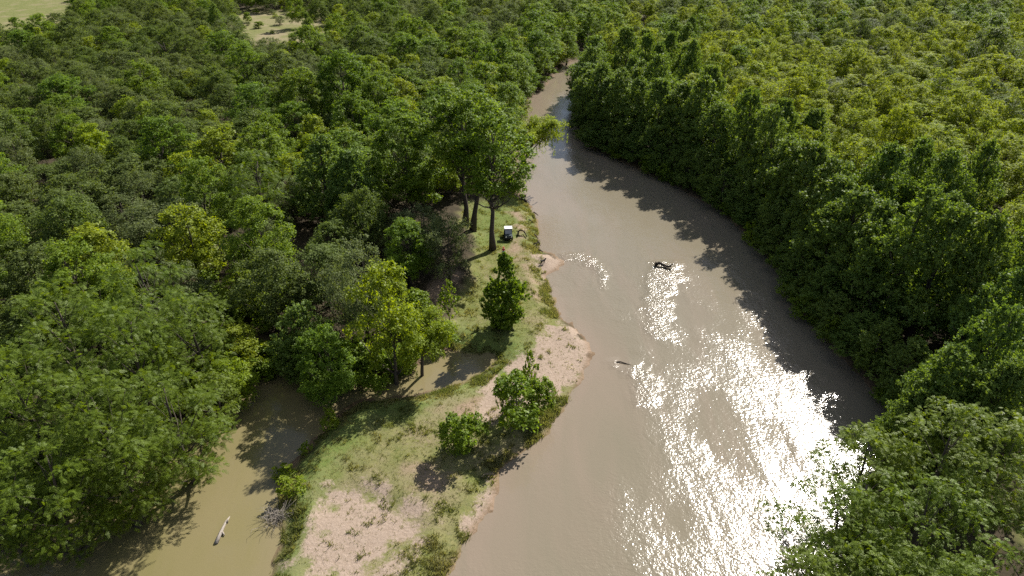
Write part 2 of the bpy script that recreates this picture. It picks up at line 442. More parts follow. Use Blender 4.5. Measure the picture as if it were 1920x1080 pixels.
RIFFLE = [(poly([(1050, 478), (1095, 472), (1140, 500), (1150, 540), (1130, 540), (1100, 500), (1060, 490)], 0), 1.5),
          (poly([(1215, 490), (1262, 490), (1290, 515), (1255, 560), (1260, 640), (1215, 640), (1205, 540)], 0), 1.4),
          (poly([(1148, 676), (1200, 680), (1250, 720), (1230, 780), (1190, 760), (1180, 700)], 0), 1.2)]
GLARE = poly([(1205, 560), (1300, 560), (1430, 640), (1620, 800), (1560, 1090), (1110, 1090), (1190, 960), (1220, 860), (1235, 720)], 0)
SLICK = poly([(1060, 520), (1130, 560), (1190, 700), (1200, 830), (1130, 950), (1060, 1090), (800, 1090), (900, 900), (1050, 780), (1110, 660), (1040, 560)], 0)

def water_sheet(name, P, mat, xs, ys, still):
    A, B = np.meshgrid(xs, ys); x, y = A.ravel(), B.ravel()
    d = sdf(P, x, y)
    keep = (d < 2.2).reshape(A.shape)
    kc = keep[:-1, :-1] | keep[:-1, 1:] | keep[1:, 1:] | keep[1:, :-1]
    ix = np.arange(len(x)).reshape(A.shape)
    q = np.stack([ix[:-1, :-1], ix[:-1, 1:], ix[1:, 1:], ix[1:, :-1]], -1)[kc]
    used = np.unique(q); re = np.zeros(len(x), int); re[used] = np.arange(len(used)); q = re[q]
    x, y, d = x[used], y[used], d[used]
    dist_w = np.abs(x) * 0
    shallow = np.clip(sstep(-16, 0, d) * .75 * (sstep(30, -2, x - .05 * y)) + sstep(-1.8, 0, d) * .5, 0, 1)
    rip = np.full(x.shape, still)
    if name == "river":
        rip = still * (.72 + .30 * sstep(3, -5, sdf(GLARE, x, y) + (vnoise(x, y, 5, 24) - .5) * 8)) * (0.60 + 0.9 * sstep(.35, .65, vnoise(x * 2.0, y * .7, 9, 21)) * .6 + .5 * sstep(.4, .7, vnoise(x * 1.6, y * .8, 4, 22)))
        rip = rip * (1 - .72 * sstep(2.5, -4, sdf(SLICK, x, y)))
        for Q, a in RIFFLE:
            rip = np.maximum(rip, 2.2 * a * sstep(1.2, -1.2, sdf(Q, x, y) + (vnoise(x, y, 1.5, 23) - .5) * 2))
    o = link(name, mesh_np(name, np.stack([x, y, x * 0], 1), q, mat, False, dict(shallow=shallow, ripple=rip)))
    o["kind"] = "structure"
    return o
water_sheet("river", RIVER, water_material("river_water", (.140, .121, .086), (.164, .131, .098), .100, .07), np.arange(-30, 130, 1.0), np.arange(-40, 332, 1.0), 1.0)
water_sheet("backwater", BACK, water_material("still_water", (.130, .114, .050), (.150, .124, .066), .04, .06), np.arange(-72, 6, 1.0), np.arange(-20, 84, 1.0), .4)

# ------------------------------------------------------------------ tree building
def unit(v):
    return v / (np.linalg.norm(v, axis=-1, keepdims=True) + 1e-9)

def leaf_quads(c, a, n, Ls, Ws, fold=.12):
    b = unit(np.cross(n, a)); n2 = unit(np.cross(a, b))
    h = (Ls / 2)[:, None]; w_ = (Ws / 2)[:, None]
    V = np.stack([c - a * h, c + b * w_ - a * h * .15 + n2 * w_ * fold * 2, c + a * h, c - b * w_ - a * h * .15 + n2 * w_ * fold * 2], 1).reshape(-1, 3)
    return V

class Crown:
    def __init__(self, rng):
        self.rng, self.V, self.lv = rng, [], []
    def add(self, V, lv):
        self.V.append(V); self.lv.append(np.repeat(lv, 4))
    def clump(self, c, r, n_sub, n_leaf, size, aspect, flat=.8, up=.45, shoot=0.0, sig=.24, low=-.45):
        """leaf sprays spread over a lobed mass of radius r round c"""
        g = self.rng
        d = unit(g.normal(size=(n_sub * 3, 3)) + [0, 0, .25]); d = d[d[:, 2] > low][:n_sub]
        k = len(d)
        ctr = c + d * np.array([1, 1, flat]) * (r * g.uniform(.62, 1.08, k))[:, None]
        tone = np.clip(g.normal(.5, .22, k), 0, 1)
        reps = n_leaf
        ci = np.repeat(np.arange(k), reps)
        off = g.normal(size=(len(ci), 3)) * (r * sig) * np.array([1, 1, .7])
        if shoot:
            ax = unit(d * .55 + [0, 0, 1.0] + g.normal(size=(k, 3)) * .2)
            s = g.uniform(-.4, 1.0, len(ci)) * shoot
            off = off * .55 + ax[ci] * s[:, None]
        P = ctr[ci] + off
        n = unit(d[ci] * .5 + np.array([0, 0, up + .35]) + g.normal(size=P.shape) * .5)
        a = unit(np.cross(n, g.normal(size=P.shape)))
        if shoot:
            a = unit(a + ax[ci] * .8)
        L = size * g.uniform(.65, 1.35, len(P))
        self.add(leaf_quads(P, a, n, L, L * aspect), np.clip(tone[ci] + g.normal(0, .2, len(P)), 0, 1))
    def fronds(self, c, r, n_fr, length, pairs, lw, ll, flat=.7, droop=.2, low=-.5):
        """feather-like sprays: leaflets set in two ranks along each twig"""
        g = self.rng
        d = unit(g.normal(size=(n_fr * 3, 3)) + [0, 0, .35]); d = d[d[:, 2] > low][:n_fr]
        k = len(d)
        base = c + d * np.array([1, 1, flat]) * (r * g.uniform(.45, 1.0, k))[:, None]
        out = unit(d * np.array([1, 1, .35]) + g.normal(size=(k, 3)) * .45 + [0, 0, -droop])
        n = unit(np.array([0, 0, 1.0]) + g.normal(size=(k, 3)) * .38 + d * .25)
        side = unit(np.cross(n, out)); n = np.cross(out, side)
        Lf = length * g.uniform(.6, 1.3, k)
        tone = np.clip(g.normal(.5, .25, k), 0, 1)
        for j in range(pairs):
            s = (j + .6) / pairs
            prof = math.sin(math.pi * min(1, .25 + .75 * s)) ** .6 + .15
            for sg in (-1, 1):
                p0 = base + out * (Lf * s)[:, None] - np.array([0, 0, 1]) * (droop * Lf * s * s)[:, None]
                dr = unit(out * .62 + side * sg * .9 + np.array([0, 0, -.12]) + g.normal(size=(k, 3)) * .12)
                L = ll * prof * Lf / length * g.uniform(.8, 1.2, k)
                self.add(leaf_quads(p0 + dr * (L / 2)[:, None], dr, n, L, np.full(k, lw)), np.clip(tone + g.normal(0, .15, k), 0, 1))
        self.add(leaf_quads(base + out * (Lf * .5)[:, None], out, n, Lf, np.full(k, lw * .7)), tone * .4)
    def mesh(self, name, mat):
        V = np.concatenate(self.V); q = np.arange(len(V)).reshape(-1, 4)
        return mesh_np(name, V, q, mat, False, dict(lv=np.concatenate(self.lv)))

def prof_dome(t): return np.where(t > .4, np.sqrt(np.clip(1 - ((t - .4) / .62) ** 2, 0, 1)), .72 + .28 * t / .4)
def prof_cone(t): return np.minimum(1, ((t + .03) / .28) ** .55) * np.clip(1 - np.clip((t - .22) / .80, 0, 1) ** 1.35, .04, 1)
def prof_bell(t): return np.minimum(1, ((t + .05) / .25) ** .5) * np.clip(1 - np.clip((t - .32) / .70, 0, 1) ** 1.9, .05, 1)
def prof_oval(t): return np.clip(np.sin(np.pi * (.10 + .88 * t) ** .85), .15, 1)
def prof_vase(t): return np.where(t > .55, np.sqrt(np.clip(1 - ((t - .55) / .47) ** 2, 0, 1)), .45 + .55 * t / .55)

def skeleton(rng, H, z0, top, r0, lobes, lean=(0, 0), sides=6):
    n = 7
    zz = np.linspace(0, top, n)
    wob = np.cumsum(rng.normal(0, .012 * H, (n, 2)), 0); wob[0] = 0
    P = np.stack([wob[:, 0] + lean[0] * (zz / top) ** 1.4, wob[:, 1] + lean[1] * (zz / top) ** 1.4, zz], 1)
    P[0, 2] = -.5
    R = r0 * (1 - .85 * np.linspace(0, 1, n) ** .9); R[0] *= 1.5
    parts = [tube(P, R, sides + 2)]
    for (c, rl) in lobes:
        zc = np.clip(c[2] - .22 * H * rng.uniform(.6, 1.3) - .2 * math.hypot(c[0], c[1]), z0 * .75, top * .92)
        i = np.interp(zc, zz, np.arange(n)); k = int(min(n - 2, i)); f = i - k
        s = P[k] * (1 - f) + P[k + 1] * f; s[2] = max(s[2], .1)
        mid = (s + c) / 2 + rng.normal(0, .04 * H * .5, 3) + [0, 0, -.03 * H]
        rr = max(.035, (R[k] * (1 - f) + R[k + 1] * f) * .5)
        parts.append(tube([s, (s + mid) / 2 + [0, 0, -.01 * H], mid, (mid + c) / 2 + [0, 0, .01 * H], c], [rr, rr * .8, rr * .6, rr * .42, rr * .2], max(4, sides - 1)))
    V, F_ = join(parts)
    return V, F_

PROTO = {}
def make_proto(key, seed, H, R, z0, n_lobes, rl, profile, leaf, mat, bark="bark", r0=None, lean=(0, 0), top=.86, limb_every=1, wob=1.0):
    rng = np.random.default_rng(seed)
    cr = Crown(rng)
    lobes = []
    tt = np.sort(rng.uniform(0, 1, n_lobes) ** .85)
    k1, k2, f1, f2 = rng.integers(1, 3), rng.integers(2, 5), rng.uniform(0, 6.28), rng.uniform(0, 6.28)
    for i in range(n_lobes):
        t = tt[i]; r = float(profile(np.array(t))) * R
        lr = rl * rng.uniform(.55, 1.35) * (1.12 - .5 * t)
        rr = max(0, r - .55 * lr) * math.sqrt(rng.uniform(.35, 1.0))
        az = i * 2.39996 + rng.uniform(-.5, .5)
        rr *= 1 + wob * .22 * math.sin(k1 * az + f1) + wob * .16 * math.sin(k2 * az + f2 + 3 * t)
        z = z0 + t * (H - z0 - .6 * lr) + .25 * lr
        c = np.array([rr * math.cos(az) + lean[0] * (z / H) ** 1.4, rr * math.sin(az) + lean[1] * (z / H) ** 1.4, z])
        lobes.append((c, lr))
    lobes.append((np.array([lean[0] * .95 + rng.normal(0, .1 * R), lean[1] * .95 + rng.normal(0, .1 * R), H - rl * .85]), rl * .85))
    for c, lr in lobes:
        leaf(cr, c, lr)
    V, F_ = skeleton(rng, H, z0, H * top, r0 or .022 * H, [l for i, l in enumerate(lobes) if i % limb_every == 0], lean)
    PROTO.setdefault(key, []).append(dict(crown=cr.mesh(key + "_crown", M[mat]), trunk=mesh_np(key + "_trunk", V, F_, M[bark], True), H=H, R=R))

def lf(n_sub, n_leaf, size, aspect, **k):
    return lambda cr, c, r: cr.clump(c, r, max(4, int(n_sub * r * r)), n_leaf, size, aspect, **k)
def ff(n, length, pairs, lw, ll, **k):
    return lambda cr, c, r: cr.fronds(c, r, max(6, int(n * r * r)), length, pairs, lw, ll, **k)

for s in range(5):
    make_proto("oak", 100 + s, 9.5 + .5 * (s % 3), 5.0, 1.6, 34, 1.6, prof_dome, lf(9.0, 24, .27, .62, sig=.19), "oak", limb_every=2)
for s in range(2):
    make_proto("greyoak", 120 + s, 9.5, 4.6, 1.2, 30, 1.5, prof_dome, lf(9.5, 26, .24, .5, sig=.20), "grey", limb_every=1)
for s in range(4):
    make_proto("elm", 140 + s, 15.0, 5.6, 2.6, 44, 1.6, prof_dome, lf(9.0, 30, .285, .66, sig=.18), "elm", limb_every=2)
for s in range(4):
    make_proto("willow", 160 + s, 12.0, 4.4, 1.4, 32, 1.55, prof_dome, lf(10.0, 30, .34, .36, sig=.19, up=.45), "willow", limb_every=2)
for s in range(5):
    make_proto("cottonwood", 180 + s, 17.0, 5.0, 1.0, 58, 1.75, prof_bell, lf(8.0, 23, .295, .72, shoot=.5, sig=.19), "cottonwood", limb_every=3, top=.93, wob=.45)
for s in range(4):
    make_proto("cypress", 200 + s, 18.0, 6.2, 2.0, 40, 1.75, prof_dome, ff(29.0, .68, 6, .072, .235, flat=.5, droop=.2, low=-.3), "cypress", limb_every=2)
for s in range(3):
    make_proto("pecan", 220 + s, 14.0, 5.6, 2.2, 34, 1.5, prof_dome, ff(42.0, .44, 4, .085, .21, flat=.6, droop=.3, low=-.35), "pecan", limb_every=2)
for s in range(3):
    make_proto("boxelder", 240 + s, 11.0, 4.0, 1.5, 24, 1.5, prof_dome, lf(9.5, 24, .32, .55, sig=.2), "boxelder", limb_every=2)
for s in range(2):
    make_proto("bigelm", 260 + s, 22.0, 8.0, 4.0, 76, 1.9, prof_dome, lf(8.0, 28, .35, .66, sig=.18), "elm", limb_every=2, r0=.45)
make_proto("tall", 280, 25.5, 7.6, 13.0, 50, 1.8, prof_dome, lf(6.0, 22, .38, .66, sig=.19), "elm", limb_every=1, r0=.52)
make_proto("tall", 281, 24.5, 5.6, 10.5, 46, 1.6, prof_dome, lf(7.0, 22, .38, .66, sig=.19), "elm", limb_every=1, r0=.46, lean=(.3, -.2))
make_proto("tall", 282, 24.0, 5.0, 11.0, 20, 1.9, prof_vase, lf(7.0, 22, .40, .66, sig=.19), "elm", limb_every=1, r0=.50)
make_proto("sapling", 300, 11.6, 3.5, .4, 70, 1.0, prof_cone, lf(15.0, 15, .36, .72, shoot=.45, sig=.18), "shrub", limb_every=2, r0=.16, top=.95, wob=.2)
make_proto("slim", 310, 6.0, 1.9, .8, 12, .8, prof_cone, lf(12.0, 14, .34, .6, shoot=.5, sig=.2), "shrub", limb_every=1, r0=.07, top=.97)
for s in range(3):
    make_proto("shrub", 320 + s, 5.6, 2.7, .25, 18, 1.15, prof_dome, lf(13.0, 18, .34, .6, sig=.2, low=-.7), "shrub", limb_every=2, r0=.09)
for s in range(2):
    make_proto("bush", 330 + s, 2.2, 1.4, .1, 9, .65, prof_dome, lf(26.0, 14, .22, .6, sig=.22, low=-.7), "boxelder", limb_every=2, r0=.05)

def weeping(key, seed, H, R, lean, mat, n_limb=9, drop=2.4):
    """arching limbs with hanging leafy switches"""
    rng = np.random.default_rng(seed); cr = Crown(rng); parts = []
    n = 7; zz = np.linspace(0, H * .62, n); fr = zz / zz[-1]
    P = np.stack([lean[0] * .55 * fr ** 1.3, lean[1] * .55 * fr ** 1.3, zz], 1); P[0, 2] = -.6
    parts.append(tube(P, .026 * H * (1 - .5 * fr), 8))
    for i in range(n_limb):
        az = i * 2.4 + rng.uniform(-.4, .4); L = R * rng.uniform(.55, 1.05)
        s = P[rng.integers(3, n)]
        end = s + np.array([math.cos(az) * L + lean[0] * .45, math.sin(az) * L + lean[1] * .45, (H - s[2]) * rng.uniform(.35, .95)])
        q = np.linspace(0, 1, 6)[:, None]
        C = s + (end - s) * q + np.array([0, 0, 1]) * (np.sin(q * math.pi) * .12 * H)
        parts.append(tube(C, np.linspace(.010 * H, .003 * H, 6), 5))
        for c in C[2:]:
            cr.clump(c + [0, 0, .2], .95, 10, 20, .36, .3, sig=.28)
            for k in range(4):
                o = c + rng.normal(0, .55, 3); m = rng.uniform(.4, 1.0) * drop
                t = rng.uniform(0, 1, 26)
                pts = o + np.stack([rng.normal(0, .09, 26), rng.normal(0, .09, 26), -t * m], 1)
                nn = unit(rng.normal(size=(26, 3)) + [0, 0, .3]); a = unit(np.stack([rng.normal(0, .4, 26), rng.normal(0, .4, 26), -np.ones(26)], 1))
                cr.add(leaf_quads(pts, a, nn, rng.uniform(.25, .45, 26), np.full(26, .10)), np.clip(rng.normal(.5, .25, 26), 0, 1))
    V, F_ = join(parts)
    PROTO.setdefault(key, []).append(dict(crown=cr.mesh(key + "_crown", M[mat]), trunk=mesh_np(key + "_trunk", V, F_, M["bark"], True), H=H, R=R))
weeping("weeping", 400, 13.0, 4.2, (4.6, 1.0), "willow", 11)
weeping("weeping", 401, 9.6, 4.0, (1.6, -1.2), "boxelder", 13, 1.8)

TREES = []     # dicts: x, y, r, name, species, label, landmark
USED = {}
def place(name, species, key, x, y, H, R, variant=None, rot=None, label=None, cat=None, group=None, landmark=None, sink=0.0):
    lst = PROTO[key]
    k = USED.get(key, 0); USED[key] = k + 1
    pr = lst[(k if variant is None else variant) % len(lst)]
    rz = RNG.uniform(0, 2 * math.pi) if rot is None else rot
    z = float(ground_z(x, y)[0]) - sink
    root = empty(name, (x, y, max(z, -.3)), rz)
    sxy, sz = R / pr["R"], H / pr["H"]
    wx = 1.0 if label else RNG.uniform(.84, 1.18)
    if not label:
        root.rotation_euler[0], root.rotation_euler[1] = RNG.normal(0, .05, 2)
    for pn in ("trunk", "crown"):
        o = link(pn, pr[pn], root); o.scale = (sxy * wx, sxy / wx, sz)
    root["category"] = cat or species
    if label: root["label"] = label
    if group: root["group"] = group
    TREES.append(dict(o=root, x=x, y=y, r=R, H=H, species=species, label=label, landmark=landmark))
    return root

def top_xy(u, v, H):
    return at(u, v, H + 1.2)

# ------------------------------------------------------------------ the trees one can pick out
# (name, category, proto, variant, mode, u, v, H, R, rot, label, landmark)
PICK = [
    ("cottonwood_tree", "cottonwood", "tall", 0, "base", 886, 434, 25.8, 8.0, .3, "tallest cottonwood, bare dark trunk on the grass behind the parked utility vehicle", "tallest cottonwood"),
    ("cottonwood_tree", "cottonwood", "tall", 2, "base", 872, 422, 23.5, 5.6, 1.9, "tall cottonwood close behind the tallest one, its straight dark trunk half hidden", None),
    ("cottonwood_tree", "cottonwood", "tall", 1, "base", 924, 467, 24.5, 6.0, 0, "slender tall cottonwood whose single trunk stands beside the person", "slender trunk"),
    ("willow_tree", "willow", "weeping", 0, "base", 968, 338, 14.5, 5.2, 0, "willow leaning out from the grassy bank over the river, twigs trailing in water", "leaning willow"),
    ("elm_tree", "elm", "bigelm", 0, "base", 772, 424, 20.0, 7.4, .5, "broad rounded elm left of the tall bare trunks", "broad rounded elm"),
    ("elm_tree", "elm", "bigelm", 1, "top", 640, 108, 21.0, 7.6, 1.1, "big lush elm, crown highest of the three rising above the grey oaks", "big lush elm"),
    ("elm_tree", "elm", "bigelm", 0, "top", 562, 138, 17.5, 6.6, 2.2, "dark-sided elm adjoining the big lush elm on its left", None),
    ("elm_tree", "elm", "bigelm", 1, "top", 704, 150, 17.0, 5.8, 3.0, "elm with sunlit rim adjoining the big lush elm on its right", None),
    ("cottonwood_tree", "cottonwood", "cottonwood", 1, "top", 600, 268, 17.0, 6.0, .2, "pale glossy-leaved cottonwood in front of the big lush elm", "pale glossy cottonwood"),
    ("cottonwood_tree", "cottonwood", "cottonwood", 3, "top", 655, 296, 16.0, 5.4, 2.2, "glossy-leaved cottonwood between the pale glossy one and the broad rounded elm", None),
    ("cypress_tree", "cypress", "cypress", 0, "top", 468, 290, 17.0, 6.4, .4, "feathery cypress standing alone left of the pale glossy cottonwood", "feathery lone cypress"),
    ("boxelder_tree", "box elder", "boxelder", 0, "top", 408, 248, 13.0, 6.6, .8, "yellow-green box elder with wide flat crown behind the feathery lone cypress", "wide yellow-green box elder"),
    ("boxelder_tree", "box elder", "boxelder", 1, "top", 345, 397, 14.0, 5.0, 1.5, "brightest lime-green box elder, round crown above the near cypresses", "lime-green box elder"),
    ("boxelder_tree", "box elder", "boxelder", 2, "top", 165, 436, 12.5, 5.0, 2.5, "golden-tinged box elder at the back edge of the near cypresses", None),
    ("boxelder_tree", "box elder", "boxelder", 1, "top", 445, 512, 8.5, 3.0, 0.5, "small pale box elder in the dark hollow above the backwater", "small pale box elder"),
    ("boxelder_tree", "box elder", "boxelder", 0, "top", 432, 596, 8.0, 3.4, 2.5, "lime box elder squeezed between the cypresses and the pale shoots by the backwater", None),
    ("willow_tree", "willow", "cottonwood", 0, "top", 550, 556, 11.0, 4.2, 1.0, "pale upright-shooted willow at the head of the dark backwater", "pale upright willow"),
    ("oak_tree", "oak", "greyoak", 0, "top", 668, 455, 15.5, 5.4, .7, "big grey-green oak overhanging the dark end of the backwater", "big grey-green oak"),
    ("elm_tree", "elm", "elm", 0, "top", 600, 600, 11.0, 4.2, .9, "dark elm at the water's edge below the big grey-green oak", None),
    ("boxelder_tree", "box elder", "boxelder", 2, "base", 742, 706, 18.5, 4.3, 1.2, "tall narrow yellow-green box elder rising beside the muddy inlet", "tall narrow box elder"),
    ("boxelder_tree", "box elder", "weeping", 1, "base", 790, 690, 9.4, 4.1, -.3, "drooping lime-green box elder trailing over the muddy inlet", "drooping lime tree"),
    ("sapling_tree", "sapling", "slim", 0, "base", 843, 606, 6.2, 1.9, .3, "slim leafy sapling on the grass above the drooping lime tree", "slim sapling"),
    ("oak_tree", "oak", "greyoak", 1, "base", 842, 536, 11.2, 4.4, 1.6, "silvery grey-green oak at the meadow's edge in front of the tall trunks", "silvery meadow oak"),
    ("elm_tree", "elm", "elm", 2, "top", 760, 425, 11.0, 4.4, .4, "mid-green elm tucked between the silvery oak and the broad rounded elm", None),
    ("sycamore_sapling", "sapling", "sapling", 0, "base", 947, 612, 11.8, 3.7, .5, "solitary conical sapling on the mown meadow casting a dark shadow", "solitary conical sapling"),
    ("oak_tree", "oak", "oak", 1, "top", 1862, 62, 17.0, 8.5, .3, "huge dark spreading oak rising over the yellow willows at the frame's edge", "huge spreading oak"),
    ("oak_tree", "oak", "oak", 2, "top", 1672, 40, 13.0, 5.4, .9, "dark round oak standing up behind the yellow willows near the dead tree", "dark round oak"),
    ("willow_tree", "willow", "willow", 0, "top", 1500, 36, 13.0, 5.0, .9, "pale yellow willow alone among the dark far oaks", "pale yellow willow"),
    ("willow_tree", "willow", "willow", 1, "top", 1612, 270, 15.5, 5.6, .9, "rounded yellow-green willow inside the pointed cottonwood stand", "rounded inner willow"),
    ("willow_tree", "willow", "willow", 2, "top", 1512, 252, 14.5, 5.0, 2.9, "olive willow just left of the rounded willow inside the cottonwood stand", None),
    ("elm_tree", "elm", "elm", 1, "top", 1155, 28, 15.0, 6.0, .4, "dark elm closing the river's far bend", "far river bend"),
    ("elm_tree", "elm", "elm", 3, "base", 1012, 158, 12.0, 5.0, .4, "vine-draped elm on the outer bank of the far reach", "vine-draped elm"),
    ("elm_tree", "elm", "elm", 0, "base", 985, 178, 12.5, 4.6, 1.4, "lush elm overhanging the far reach beside the vine-draped one", None),
    ("elm_tree", "elm", "elm", 2, "base", 1062, 116, 12.0, 4.6, 1.4, "bright elm leaning over the far reach just before the bend", None),
    ("boxelder_tree", "box elder", "boxelder", 2, "top", 830, 150, 11.5, 5.4, 1.4, "straw-green box elder on the slope behind the tallest cottonwood", "straw-green box elder"),
    ("oak_tree", "oak", "oak", 0, "top", 962, 55, 11.0, 5.6, 1.4, "dark blue-green oak, round as a ball, above the far reach", "ball-shaped oak"),
    ("cottonwood_tree", "cottonwood", "cottonwood", 2, "top", 400, 14, 15.0, 4.0, 1.4, "pale pointed cottonwood at the corner of the tan clearing", "clearing cottonwood"),
    ("cottonwood_tree", "cottonwood", "cottonwood", 4, "top", 575, 30, 12.0, 2.8, 1.4, "spindly pale cottonwood in front of the tan clearing", None),
    ("oak_tree", "oak", "oak", 3, "top", 690, 8, 13.0, 6.5, 1.4, "very dark bulky oak beside the tan clearing", "bulky dark oak"),
    ("boxelder_tree", "box elder", "boxelder", 0, "top", 8, 118, 9.0, 3.6, 1.4, "yellow box elder far back among the grey oaks, cut by the frame", "edge yellow box elder"),
    # near right bank
    ("cottonwood_tree", "cottonwood", "cottonwood", 0, "top", 1880, 590, 17.0, 4.6, .2, "bright sunlit cottonwood beside the pale sandy track", "track cottonwood"),
    ("cottonwood_tree", "cottonwood", "cottonwood", 2, "top", 1800, 655, 15.0, 4.4, 1.2, "sunlit cottonwood stepping down from the one beside the sandy track", None),
    ("cottonwood_tree", "cottonwood", "cottonwood", 3, "top", 1905, 690, 15.0, 4.4, 2.2, "round-shouldered cottonwood just in front of the one beside the sandy track", None),
    ("cottonwood_tree", "cottonwood", "cottonwood", 4, "top", 1748, 705, 12.0, 3.6, 3.2, "lowest of the sunlit cottonwoods above the dark shaded water", None),
    ("pecan_tree", "pecan", "pecan", 0, "top", 1652, 785, 13.5, 5.4, .2, "bright feathery pecan reaching over the white sun glare", "glare pecan"),
    ("pecan_tree", "pecan", "pecan", 1, "top", 1800, 775, 15.0, 5.6, 1.2, "mid-green pecan behind the feathery one that reaches over the glare", None),
    ("pecan_tree", "pecan", "pecan", 2, "top", 1900, 800, 14.0, 5.4, 2.2, "shaded pecan at the frame's edge below the sunlit cottonwoods", None),
    ("pecan_tree", "pecan", "pecan", 1, "top", 1600, 898, 12.5, 5.0, 2.9, "dark-edged pecan whose twigs show against the sun glare", "dark-edged pecan"),
    ("pecan_tree", "pecan", "pecan", 2, "top", 1770, 905, 14.0, 5.2, 0.9, "pecan in the middle of the near bank clump, round pale crown", "middle pecan"),
    ("pecan_tree", "pecan", "pecan", 0, "top", 1700, 1000, 13.0, 5.2, 1.9, "pecan at the lower frame, between the dark-edged and the middle pecan", None),
    ("pecan_tree", "pecan", "pecan", 1, "top", 1545, 1030, 11.0, 4.4, 3.9, "small pecan overhanging the glare at the very bottom of the frame", None),
    ("pecan_tree", "pecan", "pecan", 0, "top", 1830, 1060, 13.0, 5.0, 4.9, "pecan below the little sunny glade, cut by the frame's bottom", None),
    # near left bank cypresses
    ("cypress_tree", "cypress", "cypress", 1, "top", 250, 470, 17.5, 6.2, .2, "cypress directly in front of the lime-green box elder", "second cypress"),
    ("cypress_tree", "cypress", "cypress", 2, "top", 90, 545, 18.5, 6.6, 1.2, "tall feathery cypress at the frame's edge, pale tips in sun", "pale-tipped cypress"),
    ("cypress_tree", "cypress", "cypress", 3, "top", 205, 560, 18.0, 6.4, 2.2, "cypress with layered sprays in the middle of the near clump", "middle cypress"),
    ("cypress_tree", "cypress", "cypress", 0, "top", 335, 530, 16.0, 5.6, 3.2, "cypress with bright top on the hollow side of the near clump", None),
    ("cypress_tree", "cypress", "cypress", 1, "top", 292, 668, 15.5, 5.6, 4.2, "grey-green cypress facing the backwater behind the overhanging one", "grey-green cypress"),
    ("cypress_tree", "cypress", "cypress", 2, "top", 140, 680, 17.0, 6.2, 5.2, "dark cypress in front of the pale-tipped one", None),
    ("cypress_tree", "cypress", "cypress", 3, "top", 0, 660, 17.0, 6.0, 0.6, "cypress half outside the frame below the pale-tipped one", None),
    ("cypress_tree", "cypress", "cypress", 0, "top", 165, 750, 15.0, 5.4, 1.6, "cypress overhanging the backwater, outermost sprays above the olive water", "overhanging cypress"),
    ("cypress_tree", "cypress", "cypress", 1, "top", 50, 800, 15.0, 5.4, 2.6, "shaded cypress left of the overhanging one", None),
    ("cypress_tree", "cypress", "cypress", 2, "top", -50, 850, 13.0, 4.6, 3.6, "dark cypress in the lower corner of the frame", "corner cypress"),
    ("boxelder_tree", "box elder", "boxelder", 1, "top", 418, 650, 7.5, 3.2, 3.6, "leafy yellow-green box elder where the cypresses meet the backwater", None),
    ("pecan_tree", "pecan", "pecan", 0, "top", 385, 680, 9.0, 3.6, 3.6, "low pecan hanging over the shaded head of the backwater", None),
]
for nm, cat, key, var, mode, u, v, H, R, rot, lab, lm in PICK:
    x, y = at(u, v, 1.2) if mode == "base" else top_xy(u, v, H)
    place(nm, cat, key, x, y, H, R, var, rot, lab, cat, None, lm)

# shrubs and bushes of the gravel bar and its edges
SHRUBS = [
    ("shrub", "shrub", 0, 966, 800, 7.4, 3.2, .4, "large leafy shrub on the sandy bar"),
    ("shrub", "shrub", 1, 1008, 778, 5.2, 2.3, 1.4, "round lobe of shrub joined to the large one on its river side"),
    ("shrub", "shrub", 2, 862, 850, 5.4, 2.5, 2.4, "medium light green shrub standing alone on the dry grass"),
    ("sapling_tree", "slim", 0, 993, 735, 6.0, 1.5, .9, "thin leafy sapling sticking up behind the large shrub on the bar"),
    ("sapling_tree", "slim", 0, 942, 775, 4.6, 1.0, 2.9, "thinnest shoot beside the large shrub on the bar"),
    ("bush", "bush", 0, 622, 800, 2.6, 1.3, .4, "small upright bush at the point of the backwater bank"),
    ("bush", "bush", 1, 572, 842, 1.5, .9, .4, "low bush on the backwater bank below the upright bush"),
    ("bush", "bush", 0, 535, 885, 1.5, 1.3, 1.4, "sparse dark bush leaning over the backwater edge"),
    ("bush", "bush", 1, 545, 925, 2.2, 1.7, 2.4, "round yellow-green bush above the dead brush"),
]
SHRUBS += [("bank_shrub", "shrub", i, u, v, H, R, i * 1.3, lab) for i, (u, v, H, R, lab) in enumerate([
    (705, 708, 5.0, 3.0, "leafy shrub at the pool's edge under the tall narrow box elder"), (655, 704, 6.0, 3.2, "dark shrub on the pool bank under the big grey-green oak"),
    (752, 690, 4.0, 2.4, "shrub between the tall narrow box elder and the drooping lime tree"), (612, 694, 6.5, 3.4, "full shrub beside the dark elm at the water's edge"),
    (560, 688, 5.5, 3.0, "shrub in front of the pale upright willow"), (500, 690, 4.5, 2.6, "shrub at the shaded head of the backwater"), (728, 640, 6.5, 3.0, "tall shrub filling the gap behind the tall narrow box elder"),
    (790, 620, 5.0, 2.6, "shrub on the dirt between the silvery oak and the drooping lime tree")])]
for nm, key, var, u, v, H, R, rot, lab in SHRUBS:
    x, y = at(u, v, .7)
    place(nm, "sapling" if "sapling" in nm else "bush", key, x, y, H, R, var, rot, lab, "sapling" if "sapling" in nm else "bush", landmark=None)

